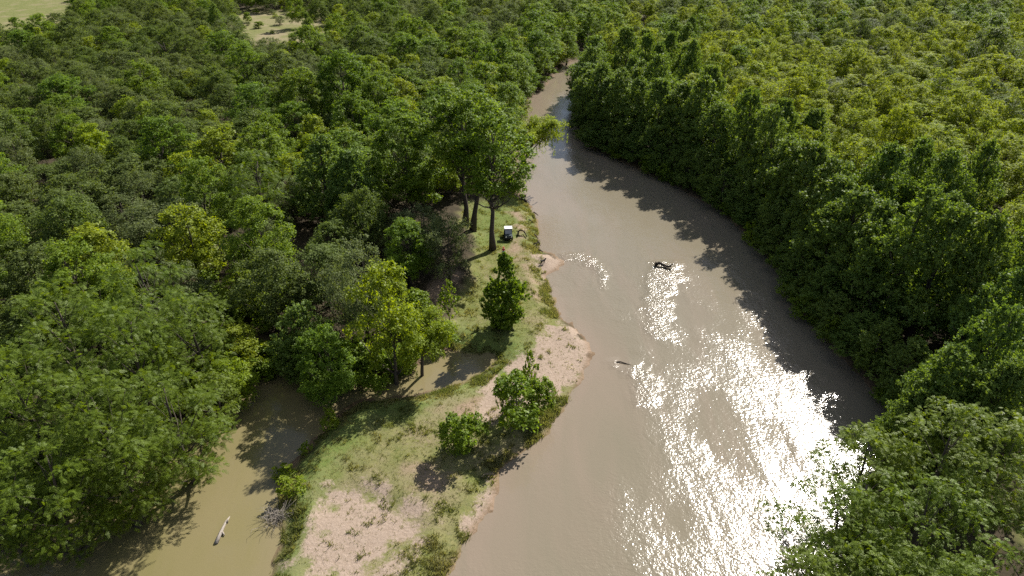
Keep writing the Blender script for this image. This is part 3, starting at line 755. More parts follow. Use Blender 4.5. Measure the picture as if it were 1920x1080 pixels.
for i, (u, v, H, R, lab) in enumerate([(438, 40, 3.0, 2.2, "scrub bush at the near corner of the tan clearing"), (466, 48, 4.5, 2.6, "dark scrub bush casting shade on the tan clearing"), (512, 32, 2.5, 2.0, "lone low bush in the middle of the tan clearing"),
        (545, 30, 5.0, 3.2, "rounded scrub bush on the back edge of the tan clearing"), (588, 36, 4.0, 2.6, "scrub bush beside the pale track in the tan clearing"), (526, 52, 4.0, 3.0, "bright scrub bush on the front edge of the tan clearing"), (482, 30, 2.2, 2.0, "small bush at the back of the tan clearing")]):
    place("bush", "bush", ("bush", "shrub", "greyoak")[i % 3], *at(u, v, 1.2), H, R, i, None, lab, "bush")
CR = np.random.default_rng(19)
for k in range(60):
    u, v = CR.uniform(418, 640), CR.uniform(24, 74)
    if abs(u - 600) < 22 and v < 46: continue
    x, y = at(u, v, 1.0)
    if any((x - t["x"]) ** 2 + (y - t["y"]) ** 2 < 60 for t in TREES): continue
    H = CR.uniform(1.0, 3.2)
    place("clearing_bush", "bush", ("bush", "shrub", "greyoak")[k % 3], x, y, H, H * CR.uniform(.7, 1.1), k, None, None, "bush", "scrub bushes of the tan clearing"); TREES[-1]["sp"] = "scrub"
# ------------------------------------------------------------------ the woods
ADJ = {"oak": "grey-green oak", "greyoak": "silvery grey oak", "elm": "leafy green elm", "willow": "yellow-green willow", "cottonwood": "pointed cottonwood",
       "frontrow": "tall front-rank cottonwood", "lowrow": "low shaded cottonwood", "bankshrub": "waterline shrub", "scrub": "low scrub bush", "under": "shaded shrub", "cypress": "feathery cypress", "boxelder": "lime box elder", "pecan": "feathery pecan"}
NAME = {"oak": ("oak_tree", "oak"), "greyoak": ("oak_tree", "oak"), "elm": ("elm_tree", "elm"), "willow": ("willow_tree", "willow"), "cottonwood": ("cottonwood_tree", "cottonwood"),
        "cypress": ("cypress_tree", "cypress"), "boxelder": ("boxelder_tree", "box elder"), "pecan": ("pecan_tree", "pecan")}
DIM = {"oak": (8.5, 13.5, 4.6, 7.8), "greyoak": (8.5, 12.0, 4.4, 7.0), "elm": (11.0, 16.0, 4.8, 7.4), "willow": (10.0, 15.5, 4.0, 7.0), "cottonwood": (13.0, 19.5, 4.2, 6.0),
       "cypress": (14, 17, 5, 6), "boxelder": (9, 12, 3.6, 4.4), "pecan": (12, 14, 4.6, 5.4)}
FAR = 250.0
OPENPX = [np.array(p, float) for p in ([(428, 26), (470, 20), (560, 24), (626, 28), (612, 36), (590, 40), (560, 36), (520, 40), (470, 33), (440, 36)], [(-130, -40), (152, -40), (140, 0), (100, 5), (50, 9), (-130, 24)],
          [(1902, 570), (2000, 560), (2000, 735), (1915, 725)], [(1880, 985), (1915, 950), (2000, 930), (2000, 1040), (1915, 1025)],
          [(1610, 715), (1700, 640), (1790, 585), (1870, 545), (1872, 580), (1790, 645), (1735, 695), (1690, 760)])]
NOTREE = [MEADOW[0], SANDROAD, GLADE]

def species_at(x, y, dr, r):
    east = x > np.interp(y, EY, EX)
    if east:
        if y < 60: return "pecan"
        if dr < 26 and y < 215: return "cottonwood" if r < .93 else "willow"
        if y > 255: return "oak" if r < .45 else "elm" if r < .75 else "willow"
        if y > 205 and x > 90: return "oak" if r < .4 else "willow"
        if dr < 34: return "cottonwood" if r < .4 else "willow"
        return "willow" if r < .76 else "elm" if r < .88 else "oak"
    if dr < 16 and y > 120: return "elm" if r < .75 else "boxelder"
    if y > 245: return "oak" if r < .55 else "greyoak" if r < .75 else "elm" if r < .93 else "boxelder"
    if y > 120 and x > -55: return "elm" if r < .45 else "oak" if r < .85 else "boxelder"
    if y > 100: return "oak" if r < .62 else "greyoak" if r < .86 else "elm" if r < .95 else "boxelder"
    return "oak" if r < .55 else "elm" if r < .8 else "greyoak"

ev = np.array(sorted([(p[1], p[0]) for p in e] + [(330, 70), (-40, 34)]))
EY, EX = ev[:, 0], ev[:, 1]
ROW = np.random.default_rng(77)
def row(line, lo, hi, off, h, r, step, sp, grp, y0=58):
    seg = [at(*p) for p in line]; acc = 0.0
    for i in range(len(seg) - 1):
        a, b = np.array(seg[i]), np.array(seg[i + 1]); L = np.linalg.norm(b - a); tdir = (b - a) / L; nrm = np.array([tdir[1], -tdir[0]])
        s0 = acc
        while s0 < L:
            q = a + tdir * s0 + nrm * ROW.uniform(*off)
            k_ = .85 if q[1] > 160 else 1
            if lo < q[1] < hi:
                place("cottonwood_tree", "cottonwood", "cottonwood", float(q[0]), float(q[1]), ROW.uniform(*h) * k_, ROW.uniform(*r), int(ROW.integers(5)), None, None, "cottonwood", grp)
                TREES[-1]["sp"] = sp
            s0 += ROW.uniform(*step)
        acc = s0 - L
row(TALL_LINE, 70, 225, (-.8, 1.2), (16.0, 20.5), (4.6, 6.4), (4.8, 6.6), "frontrow", "pointed cottonwoods along the shaded bank")
row(RIVER_E, 62, 205, (.6, 2.0), (6.0, 9.0), (2.8, 4.0), (3.8, 5.2), "lowrow", "low cottonwoods at the foot of the shaded bank")
TALLP = np.array([at(*p) for p in TALL_LINE]); BANKP = np.array([at(*p) for p in RIVER_E if p[1] < 760])
SHADE_BANK = np.vstack([TALLP, BANKP[::-1]])
NOTREE.append(SHADE_BANK)
rr_ = random.Random(11)
N_C = 60000
cx = RNG.uniform(-420, 420, N_C); cyy = RNG.uniform(28, 520, N_C)
# keep what the frame can see (with a margin), nearer first
zf = cyy * math.cos(PITCH) + (CAM_H - 10) * math.sin(PITCH)
uu = 960 + F * cx / zf
vv = 540 - F * (cyy * math.sin(PITCH) - (CAM_H - 10) * math.cos(PITCH)) / zf
ok = (uu > -140) & (uu < 2080) & (vv > -45) & (vv < 1130)
cx, cyy = cx[ok], cyy[ok]
dw = water_d(cx, cyy)
okk = (dw > 1.0) & ~((cyy < 60) & (cx > -32) & (cx < 12)) & ~((cx < 0) & (cyy < 47))
for P in NOTREE: okk &= sdf(P, cx, cyy) > 1.0
for P in OPENPX:
    for hh in (17.0, 15.0, 13.0, 11.0, 9.0, 6.0, 3.0):
        a_, b_ = proj(cx, cyy, hh); okk &= ~inside(P, a_, b_)
cx, cyy, dw = cx[okk], cyy[okk], dw[okk]
dr_ = sdf(RIVER, cx, cyy)
near_pts = [(t["x"], t["y"], t["r"]) for t in TREES]
grid = {}
def gkey(x, y): return (int(x // 12), int(y // 12))
for x, y, r in near_pts: grid.setdefault(gkey(x, y), []).append((x, y, r))
FILL = []
for i in range(len(cx)):
    x, y = float(cx[i]), float(cyy[i])
    sp = species_at(x, y, float(dr_[i]), rr_.random())
    h0, h1, r0, r1 = DIM[sp]
    R = rr_.uniform(r0, r1); H = rr_.uniform(h0, h1)
    if dw[i] < R * .35: continue
    gk = gkey(x, y); bad = False
    for a in (-1, 0, 1):
        for b in (-1, 0, 1):
            for (x2, y2, r2) in grid.get((gk[0] + a, gk[1] + b), ()):
                lim = (R + r2) * (.69 if y < FAR else .74)
                if (x - x2) ** 2 + (y - y2) ** 2 < lim * lim: bad = True; break
            if bad: break
        if bad: break
    if bad: continue
    grid.setdefault(gk, []).append((x, y, R))
    if sp == "oak": H *= rr_.uniform(.8, 1.12)
    FILL.append((x, y, R, H, sp))
# the individuals: nearest 300 of each kind at most; the rest is the distant wood
FILL.sort(key=lambda f: f[0] ** 2 + f[1] ** 2)
count = {}
for t in TREES: count[t["o"].name.split(".")[0]] = count.get(t["o"].name.split(".")[0], 0) + 1
single, rest = [], []
for f in FILL:
    nm = NAME[f[4]][0]
    if f[1] < FAR and count.get(nm, 0) < 290:
        count[nm] = count.get(nm, 0) + 1; single.append(f)
    else:
        rest.append(f)
GROUP = {"oak": "oaks of the river wood", "greyoak": "oaks of the river wood", "elm": "elms of the river wood", "willow": "yellow willows of the far bank", "cottonwood": "pointed cottonwoods along the shaded bank",
         "cypress": "cypresses of the near bank", "boxelder": "box elders of the river wood", "pecan": "pecans of the near bank clump"}
for x, y, R, H, sp in single:
    nm, cat = NAME[sp]
    place(nm, cat, sp, x, y, H, R, rr_.randrange(9), None, None, cat, GROUP[sp])
    TREES[-1]["sp"] = sp

# the far wood: one mass, too far off to be told tree from tree
def far_wood(rest):
    pc = bpy.data.collections.new("far_wood_kinds")
    order = {}
    for sp in ("oak", "greyoak", "elm", "willow", "boxelder", "cottonwood"):
        for pr in PROTO[sp][:2]:
            o = bpy.data.objects.new("far_crown_%02d" % len(pc.objects), pr["crown"])
            pc.objects.link(o); order.setdefault(sp, []).append((len(pc.objects) - 1, pr))
    pts, sc, rz, ii = [], [], [], []
    xy = np.array([(f[0], f[1]) for f in rest])
    gz = ground_z(xy[:, 0], xy[:, 1])
    for k, (x, y, R, H, sp) in enumerate(rest):
        sp = sp if sp in order else "elm"
        i, pr = order[sp][k % len(order[sp])]
        pts.append((x, y, gz[k])); sc.append((R / pr["R"], R / pr["R"], H / pr["H"])); rz.append((0, 0, RNG.uniform(0, 6.28))); ii.append(i)
    me = bpy.data.meshes.new("distant_woodland")
    me.from_pydata(pts, [], [])
    a = me.attributes.new("sc", 'FLOAT_VECTOR', 'POINT'); a.data.foreach_set("vector", np.array(sc, np.float32).ravel())
    a = me.attributes.new("rz", 'FLOAT_VECTOR', 'POINT'); a.data.foreach_set("vector", np.array(rz, np.float32).ravel())
    a = me.attributes.new("ii", 'INT', 'POINT'); a.data.foreach_set("value", np.array(ii, np.int32))
    ng = bpy.data.node_groups.new("far_wood_scatter", 'GeometryNodeTree')
    ng.interface.new_socket("Geometry", in_out='INPUT', socket_type='NodeSocketGeometry')
    ng.interface.new_socket("Geometry", in_out='OUTPUT', socket_type='NodeSocketGeometry')
    gi, go = ng.nodes.new("NodeGroupInput"), ng.nodes.new("NodeGroupOutput")
    ci = ng.nodes.new("GeometryNodeCollectionInfo"); ci.inputs[0].default_value = pc; ci.inputs[1].default_value = True; ci.inputs[2].default_value = True
    ip = ng.nodes.new("GeometryNodeInstanceOnPoints"); ip.inputs["Pick Instance"].default_value = True
    def na(n, t):
        q = ng.nodes.new("GeometryNodeInputNamedAttribute"); q.data_type = t; q.inputs[0].default_value = n; return q.outputs[0]
    ng.links.new(gi.outputs[0], ip.inputs["Points"]); ng.links.new(ci.outputs[0], ip.inputs["Instance"])
    ng.links.new(na("ii", 'INT'), ip.inputs["Instance Index"]); ng.links.new(na("sc", 'FLOAT_VECTOR'), ip.inputs["Scale"]); ng.links.new(na("rz", 'FLOAT_VECTOR'), ip.inputs["Rotation"])
    ng.links.new(ip.outputs[0], go.inputs[0])
    o = link("distant_woodland", me)
    md = o.modifiers.new("scatter", 'NODES'); md.node_group = ng
    o["kind"] = "stuff"; o["label"] = "far-off mixed wood filling the plain towards the horizon"; o["category"] = "woodland"
far_wood(rest)
print("trees single", len(single), "picked", len(PICK), "rest", len(rest), count)

# ------------------------------------------------------------------ low plants along the banks
def bank_shrubs():
    k = 0
    n = len(RIVER)
    seg = [at(*p) for p in RIVER_E]
    for i in range(len(seg) - 1):
        a, b = np.array(seg[i]), np.array(seg[i + 1])
        L = np.linalg.norm(b - a); m = max(1, int(L / 4.2))
        for j in range(m):
            p = a + (b - a) * (j + rr_.random()) / m
            nrm = np.array([1.0, .25]) / 1.03
            q = p + nrm * rr_.uniform(-.2, 1.4)
            if q[1] > 215 or q[1] < 30: continue
            k += 1
            place("bank_shrub", "bush", "shrub", float(q[0]), float(q[1]), rr_.uniform(2.6, 4.6), rr_.uniform(1.6, 2.6), rr_.randrange(3), None,
                  None, "bush", "waterline shrubs of the shaded bank"); TREES[-1]["sp"] = "bankshrub"
    seg = [at(*p) for p in BACK_W]
    for i in range(len(seg) - 1):
        a, b = np.array(seg[i]), np.array(seg[i + 1])
        L = np.linalg.norm(b - a); m = max(1, int(L / 4.0))
        for j in range(m):
            p = a + (b - a) * (j + rr_.random()) / m
            q = p + np.array([-.6, .8]) * rr_.uniform(.6, 2.0)
            if p[0] > -8 or p[1] < 52: continue
            place("bank_shrub", "bush", "shrub", float(q[0]), float(q[1]), rr_.uniform(1.8, 3.4), rr_.uniform(1.4, 2.2), rr_.randrange(3), None,
                  None, "bush", "waterline shrubs of the backwater"); TREES[-1]["sp"] = "bankshrub"
    for p in RIVER_W[3:10]:
        x, y = at(*p)
        place("bank_shrub", "bush", "shrub", x - 1.6, y, rr_.uniform(2.6, 4.2), rr_.uniform(1.6, 2.6), rr_.randrange(3), None,
              None, "bush", "waterline shrubs of the far reach"); TREES[-1]["sp"] = "bankshrub"
bank_shrubs()
def understorey():
    got = []
    for k in range(900):
        x, y = rr_.uniform(-78, -24), rr_.uniform(48, 92)
        u_, v_ = proj(x, y, 3)
        if not (-80 < u_ < 520 and v_ < 1120): continue
        d = float(water_d(np.array([x]), np.array([y]))[0])
        if d < .8 or any((x - a) ** 2 + (y - b) ** 2 < 22 for a, b in got): continue
        got.append((x, y))
        place("understorey_shrub", "bush", "shrub", x, y, rr_.uniform(2.5, 5.5), rr_.uniform(2.0, 3.2), rr_.randrange(3), None, None, "bush", "shrubs under the near cypresses"); TREES[-1]["sp"] = "under"
understorey()

# labels that single the woodland trees out by the nearest thing one can find
LAND = [(t["x"], t["y"], "the " + t["landmark"]) for t in TREES if t.get("landmark")]
LAND += [(*at(525, 42, 1), "the tan clearing"), (*at(1243, 495), "the snag in the river"), (*at(953, 440, 1), "the parked utility vehicle"), (*at(40, 5, 1), "the green field"),
         (*at(1030, 495), "the little sand beach"), (*at(1755, 60, 1), "the bare dead tree"), (*at(1915, 640, 1), "the pale sandy track"), (*at(1400, 440), "the jutting leafy branch")]
ORD0 = ["eleventh", "twelfth", "thirteenth", "fourteenth", "fifteenth", "sixteenth", "seventeenth", "eighteenth", "nineteenth", "twentieth"]
ORD = ["nearest", "second", "third", "fourth", "fifth", "sixth", "seventh", "eighth", "ninth", "tenth"] + ORD0 + ["twenty-" + o_ for o_ in ("first", "second", "third", "fourth", "fifth", "sixth", "seventh", "eighth", "ninth")]
bins = {}
for t in TREES:
    if t["label"]: continue
    d = [((t["x"] - lx) ** 2 + (t["y"] - ly) ** 2, lx, ly, nm) for lx, ly, nm in LAND]
    d0, lx, ly, nm = min(d)
    ang = math.degrees(math.atan2(t["x"] - lx, t["y"] - ly)) % 360
    rel = ["behind", "behind and right of", "right of", "in front and right of", "in front of", "in front and left of", "left of", "behind and left of"][int((ang + 22.5) // 45) % 8]
    bins.setdefault((t["sp"], rel, nm), []).append((d0, t))
for (sp, rel, nm), lst in bins.items():
    lst.sort(key=lambda p: p[0])
    for i, (_, t) in enumerate(lst):
        if len(lst) == 1:
            t["o"]["label"] = f"{ADJ[sp]} {rel} {nm}"
        elif i < len(ORD):
            t["o"]["label"] = f"{ADJ[sp]}, {ORD[i]} {rel} {nm}"
        else:
            t["o"]["label"] = f"{ADJ[sp]}, outermost {rel} {nm}"

# ------------------------------------------------------------------ grass and weeds
def grass_stuff():
    n = 170000
    P = MEADOW[0]
    x = RNG.uniform(P[:, 0].min(), P[:, 0].max(), n); y = RNG.uniform(P[:, 1].min(), P[:, 1].max(), n)
    # weight towards the near part, where blades show
    d = water_d(x, y)
    s = np.full(n, 1e9)
    for Q in SAND: s = np.minimum(s, sdf(Q, x, y))
    di = np.full(n, 1e9)
    for Q in DIRT: di = np.minimum(di, sdf(Q, x, y))
    edge = sstep(4.0, .6, d)
    clump = vnoise(x, y, 1.4, 31) * .6 + vnoise(x, y, .6, 32) * .4
    prob = .14 + .80 * edge * (clump > .40) + .30 * (clump > .60)
    prob = np.where(s < .4, .05 + .25 * (clump > .68), prob); prob = np.where(di < 0, prob * .35, prob)
    keep = inside(P, x, y) & (d > .0) & (RNG.random(n) < prob) & (y < 135)
    x, y, d, s, edge, clump = x[keep], y[keep], d[keep], s[keep], edge[keep], clump[keep]
    z = ground_z(x, y)
    nb = 5
    k = len(x)
    h = (.08 + .12 * RNG.random(k) + .26 * (clump > .64) * RNG.random(k) + .22 * edge * RNG.random(k) * (clump > .42))
    X_, Y_, Z_, H_ = (np.repeat(q, nb) for q in (x, y, z, h))
    m = len(X_)
    X_ = X_ + RNG.normal(0, .10, m); Y_ = Y_ + RNG.normal(0, .10, m); H_ = H_ * RNG.uniform(.6, 1.3, m)
    az = RNG.uniform(0, 6.28, m); ln = RNG.uniform(.2, .9, m) * H_
    wd = .018 + .07 * H_
    base = np.stack([X_, Y_, Z_ - .02], 1)
    sd = np.stack([-np.sin(az), np.cos(az), np.zeros(m)], 1) * wd[:, None]
    tip = base + np.stack([np.cos(az) * ln, np.sin(az) * ln, H_], 1)
    V = np.stack([base - sd, base + sd, tip], 1).reshape(-1, 3)
    lv = np.repeat(np.clip(np.repeat(vnoise(x, y, 2.2, 33), nb) + RNG.normal(0, .2, m), 0, 1), 3)
    mat = leaf_mat("meadow_grass", (.100, .132, .030), (.250, .225, .105), (.15, .16, .05), .55, .6, .2, (1.3, 1.25, .6))
    o = link("meadow_grass", mesh_np("meadow_grass", V, np.arange(len(V)).reshape(-1, 3), mat, False, dict(lv=lv)))
    o["kind"] = "stuff"; o["label"] = "short grass and weeds over the meadow and gravel bar"; o["category"] = "grass"
grass_stuff()

# ------------------------------------------------------------------ dead wood
def limb(name, pts, r0, r1, mat, label, cat, branches=(), parent=None):
    pts = np.array(pts, float); n = len(pts)
    root = empty(name, tuple(pts[0])); o0 = pts[0]
    V, q, t = tube(pts - o0, np.linspace(r0, r1, n), 9)
    link("trunk" if cat == "dead tree" else "log", mesh_np(name, V, [q, t], mat, True), root)
    for b, ra, rb in branches:
        b = np.array(b, float)
        V, q, t = tube(b - o0, np.linspace(ra, rb, len(b)), 6)
        link("branch", mesh_np(name + "_branch", V, [q, t], mat, True), root)
    tag(root, label, cat)
    return root

def p3(u, v, z): return (*at(u, v, z), z)
# snag in mid-river
limb("river_snag", [p3(1228, 497, .15), p3(1236, 493, .55), p3(1244, 497, .30), p3(1252, 500, .25), p3(1258, 499, .35)], .30, .16, M["dark_drift"], "black waterlogged snag breaking the surface in mid-river", "driftwood",
     [([p3(1256, 499, .3), p3(1260, 496, .7), p3(1264, 494, 1.05)], .13, .05), ([p3(1232, 495, .5), p3(1229, 491, .9)], .16, .08), ([p3(1246, 498, .3), p3(1250, 504, .15), p3(1258, 505, .1)], .14, .06)])
limb("sunken_branch", [p3(1156, 679, .02), p3(1163, 678, .12), p3(1172, 681, .08), p3(1184, 685, -.05)], .09, .05, M["dark_drift"], "thin dark branch just breaking the river surface with ripples behind it", "driftwood")
limb("floating_log", [p3(405, 1019, .05), p3(412, 1003, .16), p3(418, 990, .14), p3(424, 978, .04), p3(432, 968, -.10)], .20, .09, M["drift"], "pale bleached log floating in the olive backwater", "driftwood",
     [([p3(426, 980, .05), p3(427, 974, .32)], .10, .06), ([p3(417, 998, .18), p3(421, 1004, .12)], .12, .05)])
limb("fallen_branch", [p3(971, 441, 1.2), p3(972, 434, 1.5), p3(976, 431, 2.1), p3(983, 434, 1.5), p3(988, 444, 1.2)], .16, .10, M["dark_drift"], "crooked dead branch arching on the grass beside the utility vehicle", "dead branch",
     [([p3(971, 441, 1.2), p3(978, 443, 1.1), p3(985, 446, 1.0)], .11, .06), ([p3(972, 434, 1.5), p3(968, 433, 1.6)], .10, .05)])
limb("driftwood_stick", [p3(889, 792, 1.0), p3(895, 790, 1.2), p3(902, 793, 1.05), p3(912, 799, 1.0)], .12, .05, M["dark_drift"], "dark driftwood stick lying between the two shrubs on the bar", "driftwood")
limb("bank_root", [p3(985, 368, .6), p3(976, 366, 1.0), p3(982, 374, .9), p3(988, 380, .3)], .35, .2, M["dark_drift"], "dark undercut root mass at the bank where the meadow begins", "tree root")
for i, (u, v, du, dv) in enumerate([(1001, 398, 8, 6), (992, 412, 7, 4), (1003, 440, 6, 8), (1009, 452, 4, 9), (1010, 468, 8, 4), (1000, 458, 9, -4)]):
    limb("bank_driftwood", [p3(u, v, .8), p3(u + du * .5, v + dv * .4, 1.0), p3(u + du, v + dv, .35)], .14, .06, M["dark_drift"],
         ["short drift log highest up the eroded meadow bank", "drift log across the bare patch of the meadow bank", "drift log on the bank level with the utility vehicle", "drift log hanging off the bank above the sand beach",
          "dark root stub at the inner corner of the sand beach", "drift log lying in the weeds behind the sand beach"][i], "driftwood")

# bare dead tree standing in the far willows
def dead_tree(u, v, H, label):
    x, y = at(u, v, 1.5); rng = np.random.default_rng(5)
    b = np.array([x, y, 1.5])
    P = [b, b + [.2, 0, H * .3], b + [-.2, 0, H * .55], b + [.3, .2, H * .8], b + [.2, 0, H]]
    br = []
    for k in range(9):
        s = b + np.array([0, 0, H * rng.uniform(.4, .85)]); az = rng.uniform(0, 6.28); L = rng.uniform(2, 4.5)
        m = s + np.array([math.cos(az) * L * .5, math.sin(az) * L * .3, L * .45]); e_ = s + np.array([math.cos(az) * L, math.sin(az) * L * .6, L * .8])
        br.append(([s, m, e_], .12, .03))
    limb("dead_tree", P, .35, .06, M["bark"], label, "dead tree", br)
dead_tree(1752, 75, 17, "bare dead tree with forked dark limbs among the far willows")
dead_tree(322, 150, 12, "bare leaning dead tree among the grey far oaks")

def brush_pile(u, v):
    rng = np.random.default_rng(8); x, y = at(u, v, .3)
    root = empty("dead_brush", (x, y, .1))
    parts = []
    for k in range(120):
        az = rng.uniform(0, 6.28); L = rng.uniform(.6, 1.9); s = rng.normal(0, .5, 3) * [1, 1, 0] + [0, 0, .05]
        m = s + np.array([math.cos(az) * L * .5, math.sin(az) * L * .5, L * rng.uniform(.2, .6)])
        en = m + np.array([math.cos(az + .6) * L * .5, math.sin(az + .6) * L * .5, L * rng.uniform(-.2, .35)])
        parts.append(tube([s, m, en], [.022, .016, .006], 4))
    V, F_ = join(parts)
    o = link("twigs", mesh_np("brush_twigs", V, F_, M["drift"]), root); o["kind"] = "stuff"
    tag(root, "grey dead brush tangled at the backwater edge below the round bush", "dead brush")
brush_pile(520, 968)
# branch that juts from the shaded bank into the light
x, y = at(1400, 440, 2.0)
place("leafy_branch", "branch", "bush", x + 1.2, y + .5, 4.2, 1.6, 0, .4, "light green leafy branch jutting from the shaded bank over the river", "branch")

# ------------------------------------------------------------------ utility vehicle
def box(bm, c, s, rx=0.0, bev=.0):
    m = Matrix.Translation(c) @ Matrix.Rotation(rx, 4, 'X') @ Matrix.Diagonal((*s, 1))
    r = bmesh.ops.create_cube(bm, size=1.0, matrix=m)
    if bev:
        ed = list({e_ for v_ in r["verts"] for e_ in v_.link_edges})
        bmesh.ops.bevel(bm, geom=ed, offset=bev, segments=2, affect='EDGES')
def cyl(bm, c, r, h, axis_='X', seg=20, r2=None):
    rot = Matrix.Rotation(math.pi / 2, 4, 'Y') if axis_ == 'X' else Matrix.Rotation(math.pi / 2, 4, 'X') if axis_ == 'Y' else Matrix.Identity(4)
    bmesh.ops.create_cone(bm, cap_ends=True, segments=seg, radius1=r, radius2=r2 or r, depth=h, matrix=Matrix.Translation(c) @ rot)
def part(name, mat, parent, *fs):
    bm = bmesh.new()
    for f in fs: f(bm)
    me = bpy.data.meshes.new(name); bm.to_mesh(me); bm.free(); me.materials.append(mat)
    return link(name, me, parent)

def utility_vehicle(u, v):
    x, y = at(u, v, 1.1); z = float(ground_z(x, y)[0])
    r = empty("utility_vehicle", (x, y, z), rad(4))
    body = plain_mat("dark_green_paint", (.035, .05, .055), .35, 0, .5, .1)
    blk = plain_mat("black_plastic", (.012, .012, .013), .6, 0, .3, .2)
    whi = plain_mat("white_roof", (.50, .51, .52), .4, 0, .5, .04)
    gls = plain_mat("windscreen", (.10, .13, .16), .08, 0, .8, .05)
    tyr = plain_mat("rubber_tyre", (.015, .015, .015), .9, 0, .2, .2)
    stl = plain_mat("steel_rim", (.35, .35, .36), .4, .8, .5, .1)
    lmp = plain_mat("lamp_glass", (.7, .7, .68), .15, 0, .8, .05)
    # front faces the camera (-Y)
    hood = part("hood", body, r, lambda b: box(b, (0, -1.02, .88), (1.38, .75, .34), rad(9), .08), lambda b: box(b, (0, -1.34, .72), (1.30, .22, .42), 0, .05))
    for s in (-1, 1):
        part("headlight", lmp, r, lambda b, s=s: cyl(b, (s * .48, -1.46, .80), .10, .06, 'Y', 16))
    part("bumper", blk, r, lambda b: box(b, (0, -1.52, .50), (1.20, .12, .22), 0, .03))
    part("floor_pan", blk, r, lambda b: box(b, (0, 0, .48), (1.34, 2.6, .20), 0, .03))
    part("cargo_bed", body, r, lambda b: box(b, (0, 1.10, .78), (1.40, 1.00, .10), 0, .02), lambda b: box(b, (-.68, 1.10, .98), (.06, 1.0, .34), 0, .02), lambda b: box(b, (.68, 1.10, .98), (.06, 1.0, .34), 0, .02),
         lambda b: box(b, (0, .62, .98), (1.30, .06, .34), 0, .02), lambda b: box(b, (0, 1.58, .98), (1.30, .06, .34), 0, .02))
    part("seat", blk, r, lambda b: box(b, (0, .18, .80), (1.20, .52, .22), 0, .06), lambda b: box(b, (0, .46, 1.12), (1.20, .16, .56), rad(-8), .06))
    rc = part("roll_cage", blk, r, *[(lambda b, sx=sx, y0=y0, rx=rx, L=L: box(b, (sx * .66, y0, 1.40), (.06, .06, L), rx, .01)) for sx in (-1, 1) for y0, rx, L in ((-.48, rad(-22), 1.02), (.58, 0, .98))],
              lambda b: box(b, (0, .58, 1.86), (1.38, .06, .06), 0, .01))
    part("roof", whi, r, lambda b: box(b, (0, .18, 1.94), (1.46, 1.30, .07), 0, .03))
    part("windscreen", gls, r, lambda b: box(b, (0, -.52, 1.38), (1.24, .02, .72), rad(-22), 0))
    part("steering_wheel", blk, r, lambda b: cyl(b, (-.32, -.22, 1.12), .17, .03, 'Y', 16))
    for sx in (-1, 1):
        for yy in (-1.0, .98):
            w_ = part("wheel", stl, r, lambda b: cyl(b, (sx * .63, yy, .32), .17, .27, 'X', 16))
            part("tyre", tyr, w_, lambda b: cyl(b, (sx * .63, yy, .32), .32, .24, 'X', 24))
            part("fender", blk, r, lambda b: box(b, (sx * .63, yy, .68), (.27, .62, .06), 0, .02))
    tag(r, "small open utility vehicle with white roof parked on the meadow", "utility vehicle")
utility_vehicle(953, 445)

# ------------------------------------------------------------------ figures
def skinned(name, verts, edges, radii, mat, parent=None, sub=2, root=0):
    me = bpy.data.meshes.new(name); me.from_pydata(verts, edges, [])
    o = link(name, me, parent)
    md = o.modifiers.new("skin", 'SKIN'); md.use_smooth_shade = True
    sk = me.skin_vertices[0].data
    for i, r in enumerate(radii):
        sk[i].radius = (r, r) if not isinstance(r, tuple) else r
        sk[i].use_root = (i == root)
    sb = o.modifiers.new("subdivision", 'SUBSURF'); sb.levels = sb.render_levels = sub
    me.materials.append(mat)
    return o

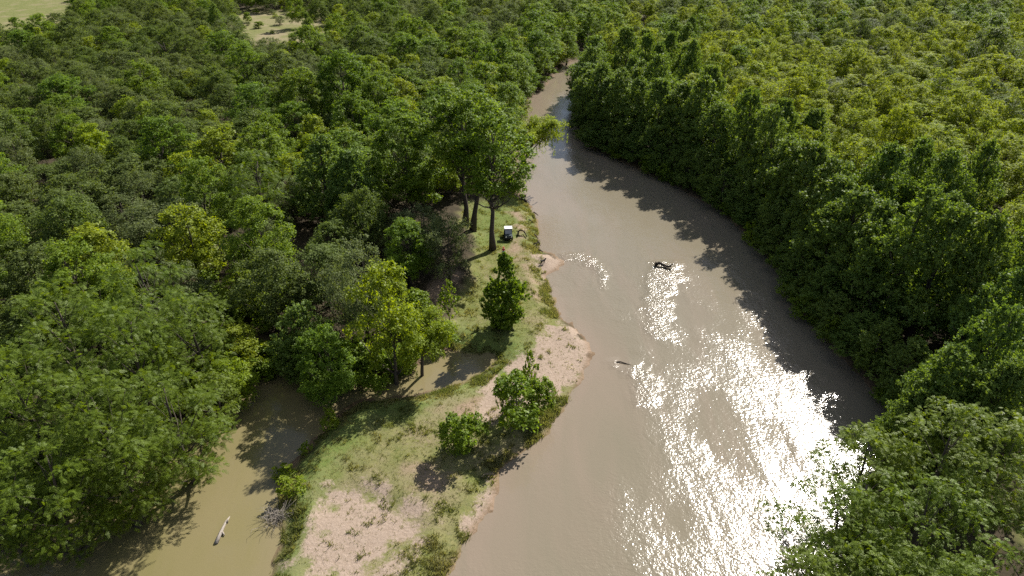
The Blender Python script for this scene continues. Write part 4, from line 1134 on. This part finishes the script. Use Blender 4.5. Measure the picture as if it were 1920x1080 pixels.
def person(u, v, rotz):
    x, y = at(u, v, 1.1); z = float(ground_z(x, y)[0])
    r = empty("person", (x, y, z), rotz)
    skin = plain_mat("skin", (.42, .24, .17), .6, 0, .3, .06); red = plain_mat("red_cloth", (.42, .03, .05), .8, 0, .2, .15)
    teal = plain_mat("teal_cloth", (.06, .26, .30), .75, 0, .2, .15); hair = plain_mat("dark_hair", (.03, .02, .015), .6, 0, .3, .2)
    V = [(0, 0, .90), (0, .01, 1.12), (0, .02, 1.34), (0, 0, 1.46), (0, -.02, 1.56), (0, -.03, 1.66),
         (.20, .01, 1.36), (.27, -.02, 1.10), (.24, -.16, .92), (.23, -.22, .84), (-.20, .01, 1.36), (-.28, 0, 1.10), (-.26, -.12, .90), (-.25, -.18, .82),
         (.10, 0, .86), (.11, -.02, .48), (.11, .02, .08), (.11, -.12, .04), (-.10, 0, .86), (-.12, .06, .48), (-.12, .12, .08), (-.12, -.02, .04)]
    E = [(0, 1), (1, 2), (2, 3), (3, 4), (4, 5), (2, 6), (6, 7), (7, 8), (8, 9), (2, 10), (10, 11), (11, 12), (12, 13), (0, 14), (14, 15), (15, 16), (16, 17), (0, 18), (18, 19), (19, 20), (20, 21)]
    Rr = [.13, .12, .14, .055, .09, .085, .065, .048, .036, .032, .065, .048, .036, .032, .085, .058, .04, .035, .085, .058, .04, .035]
    body = skinned("body", V, E, Rr, skin, r)
    for s, wv in ((1, V[9]), (-1, V[13])):
        for k, (fl, ang) in enumerate(((.06, -.9), (.085, -.3), (.09, -.05), (.085, .2), (.07, .45))):
            b = np.array(wv); d = np.array([s * ang * .04, -.6 * fl, -fl * .8])
            skinned("finger", [tuple(b + [s * ang * .03, -.01, -.02]), tuple(b + [s * ang * .04, -.02, -.03] + d * .5), tuple(b + [s * ang * .04, -.015, -.03] + d)], [(0, 1), (1, 2)], [.010, .009, .008], skin, body, 1)
    skinned("shirt", [V[0], V[1], V[2], V[6], V[7], V[10], V[11]], [(0, 1), (1, 2), (2, 3), (3, 4), (2, 5), (5, 6)], [.150, .142, .162, .085, .066, .085, .066], red, r)
    skinned("trousers", [(0, 0, .93), V[14], V[15], V[16], V[18], V[19], V[20]], [(0, 1), (1, 2), (2, 3), (0, 4), (4, 5), (5, 6)], [.152, .112, .082, .062, .112, .082, .062], teal, r)
    h = part("cap", red, r, lambda b: bmesh.ops.create_uvsphere(b, u_segments=16, v_segments=10, radius=.118, matrix=Matrix.Translation((0, -.02, 1.68)) @ Matrix.Diagonal((1, 1.1, .8, 1))), lambda b: box(b, (0, -.17, 1.67), (.16, .14, .015), 0, .005))
    part("hair", hair, r, lambda b: bmesh.ops.create_uvsphere(b, u_segments=14, v_segments=8, radius=.105, matrix=Matrix.Translation((0, .03, 1.61)) @ Matrix.Diagonal((1, .9, 1, 1))))
    tag(r, "person in red cap and top with teal trousers standing on the meadow track", "person")
person(944, 479, rad(20))

def dog(u, v, rotz):
    x, y = at(u, v, .4); z = float(ground_z(x, y)[0])
    fur = plain_mat("black_fur", (.014, .012, .012), .7, 0, .25, .3)
    V = [(0, .28, .56), (0, .05, .55), (0, -.24, .54), (0, -.40, .66), (0, -.50, .80), (0, -.66, .77), (0, .42, .62), (0, .60, .76),
         (.10, -.24, .46), (.10, -.22, .26), (.10, -.25, .05), (.10, -.30, .02), (-.10, -.24, .46), (-.10, -.20, .26), (-.10, -.20, .05), (-.10, -.25, .02),
         (.10, .30, .48), (.10, .22, .34), (.10, .38, .20), (.10, .35, .03), (-.10, .30, .48), (-.10, .24, .34), (-.10, .40, .20), (-.10, .37, .03), (.055, -.47, .90), (-.055, -.47, .90)]
    E = [(0, 1), (1, 2), (2, 3), (3, 4), (4, 5), (0, 6), (6, 7), (2, 8), (8, 9), (9, 10), (10, 11), (2, 12), (12, 13), (13, 14), (14, 15), (0, 16), (16, 17), (17, 18), (18, 19), (0, 20), (20, 21), (21, 22), (22, 23), (4, 24), (4, 25)]
    Rr = [.13, .14, .17, .10, .10, .05, .04, .02, .07, .045, .035, .04, .07, .045, .035, .04, .09, .06, .04, .04, .09, .06, .04, .04, .025, .025]
    o = skinned("dog", V, E, Rr, fur)
    o.location = (x, y, z); o.rotation_euler[2] = rotz
    tag(o, "black dog standing on the little sand beach beside the river", "dog")
dog(1018, 497, rad(120))
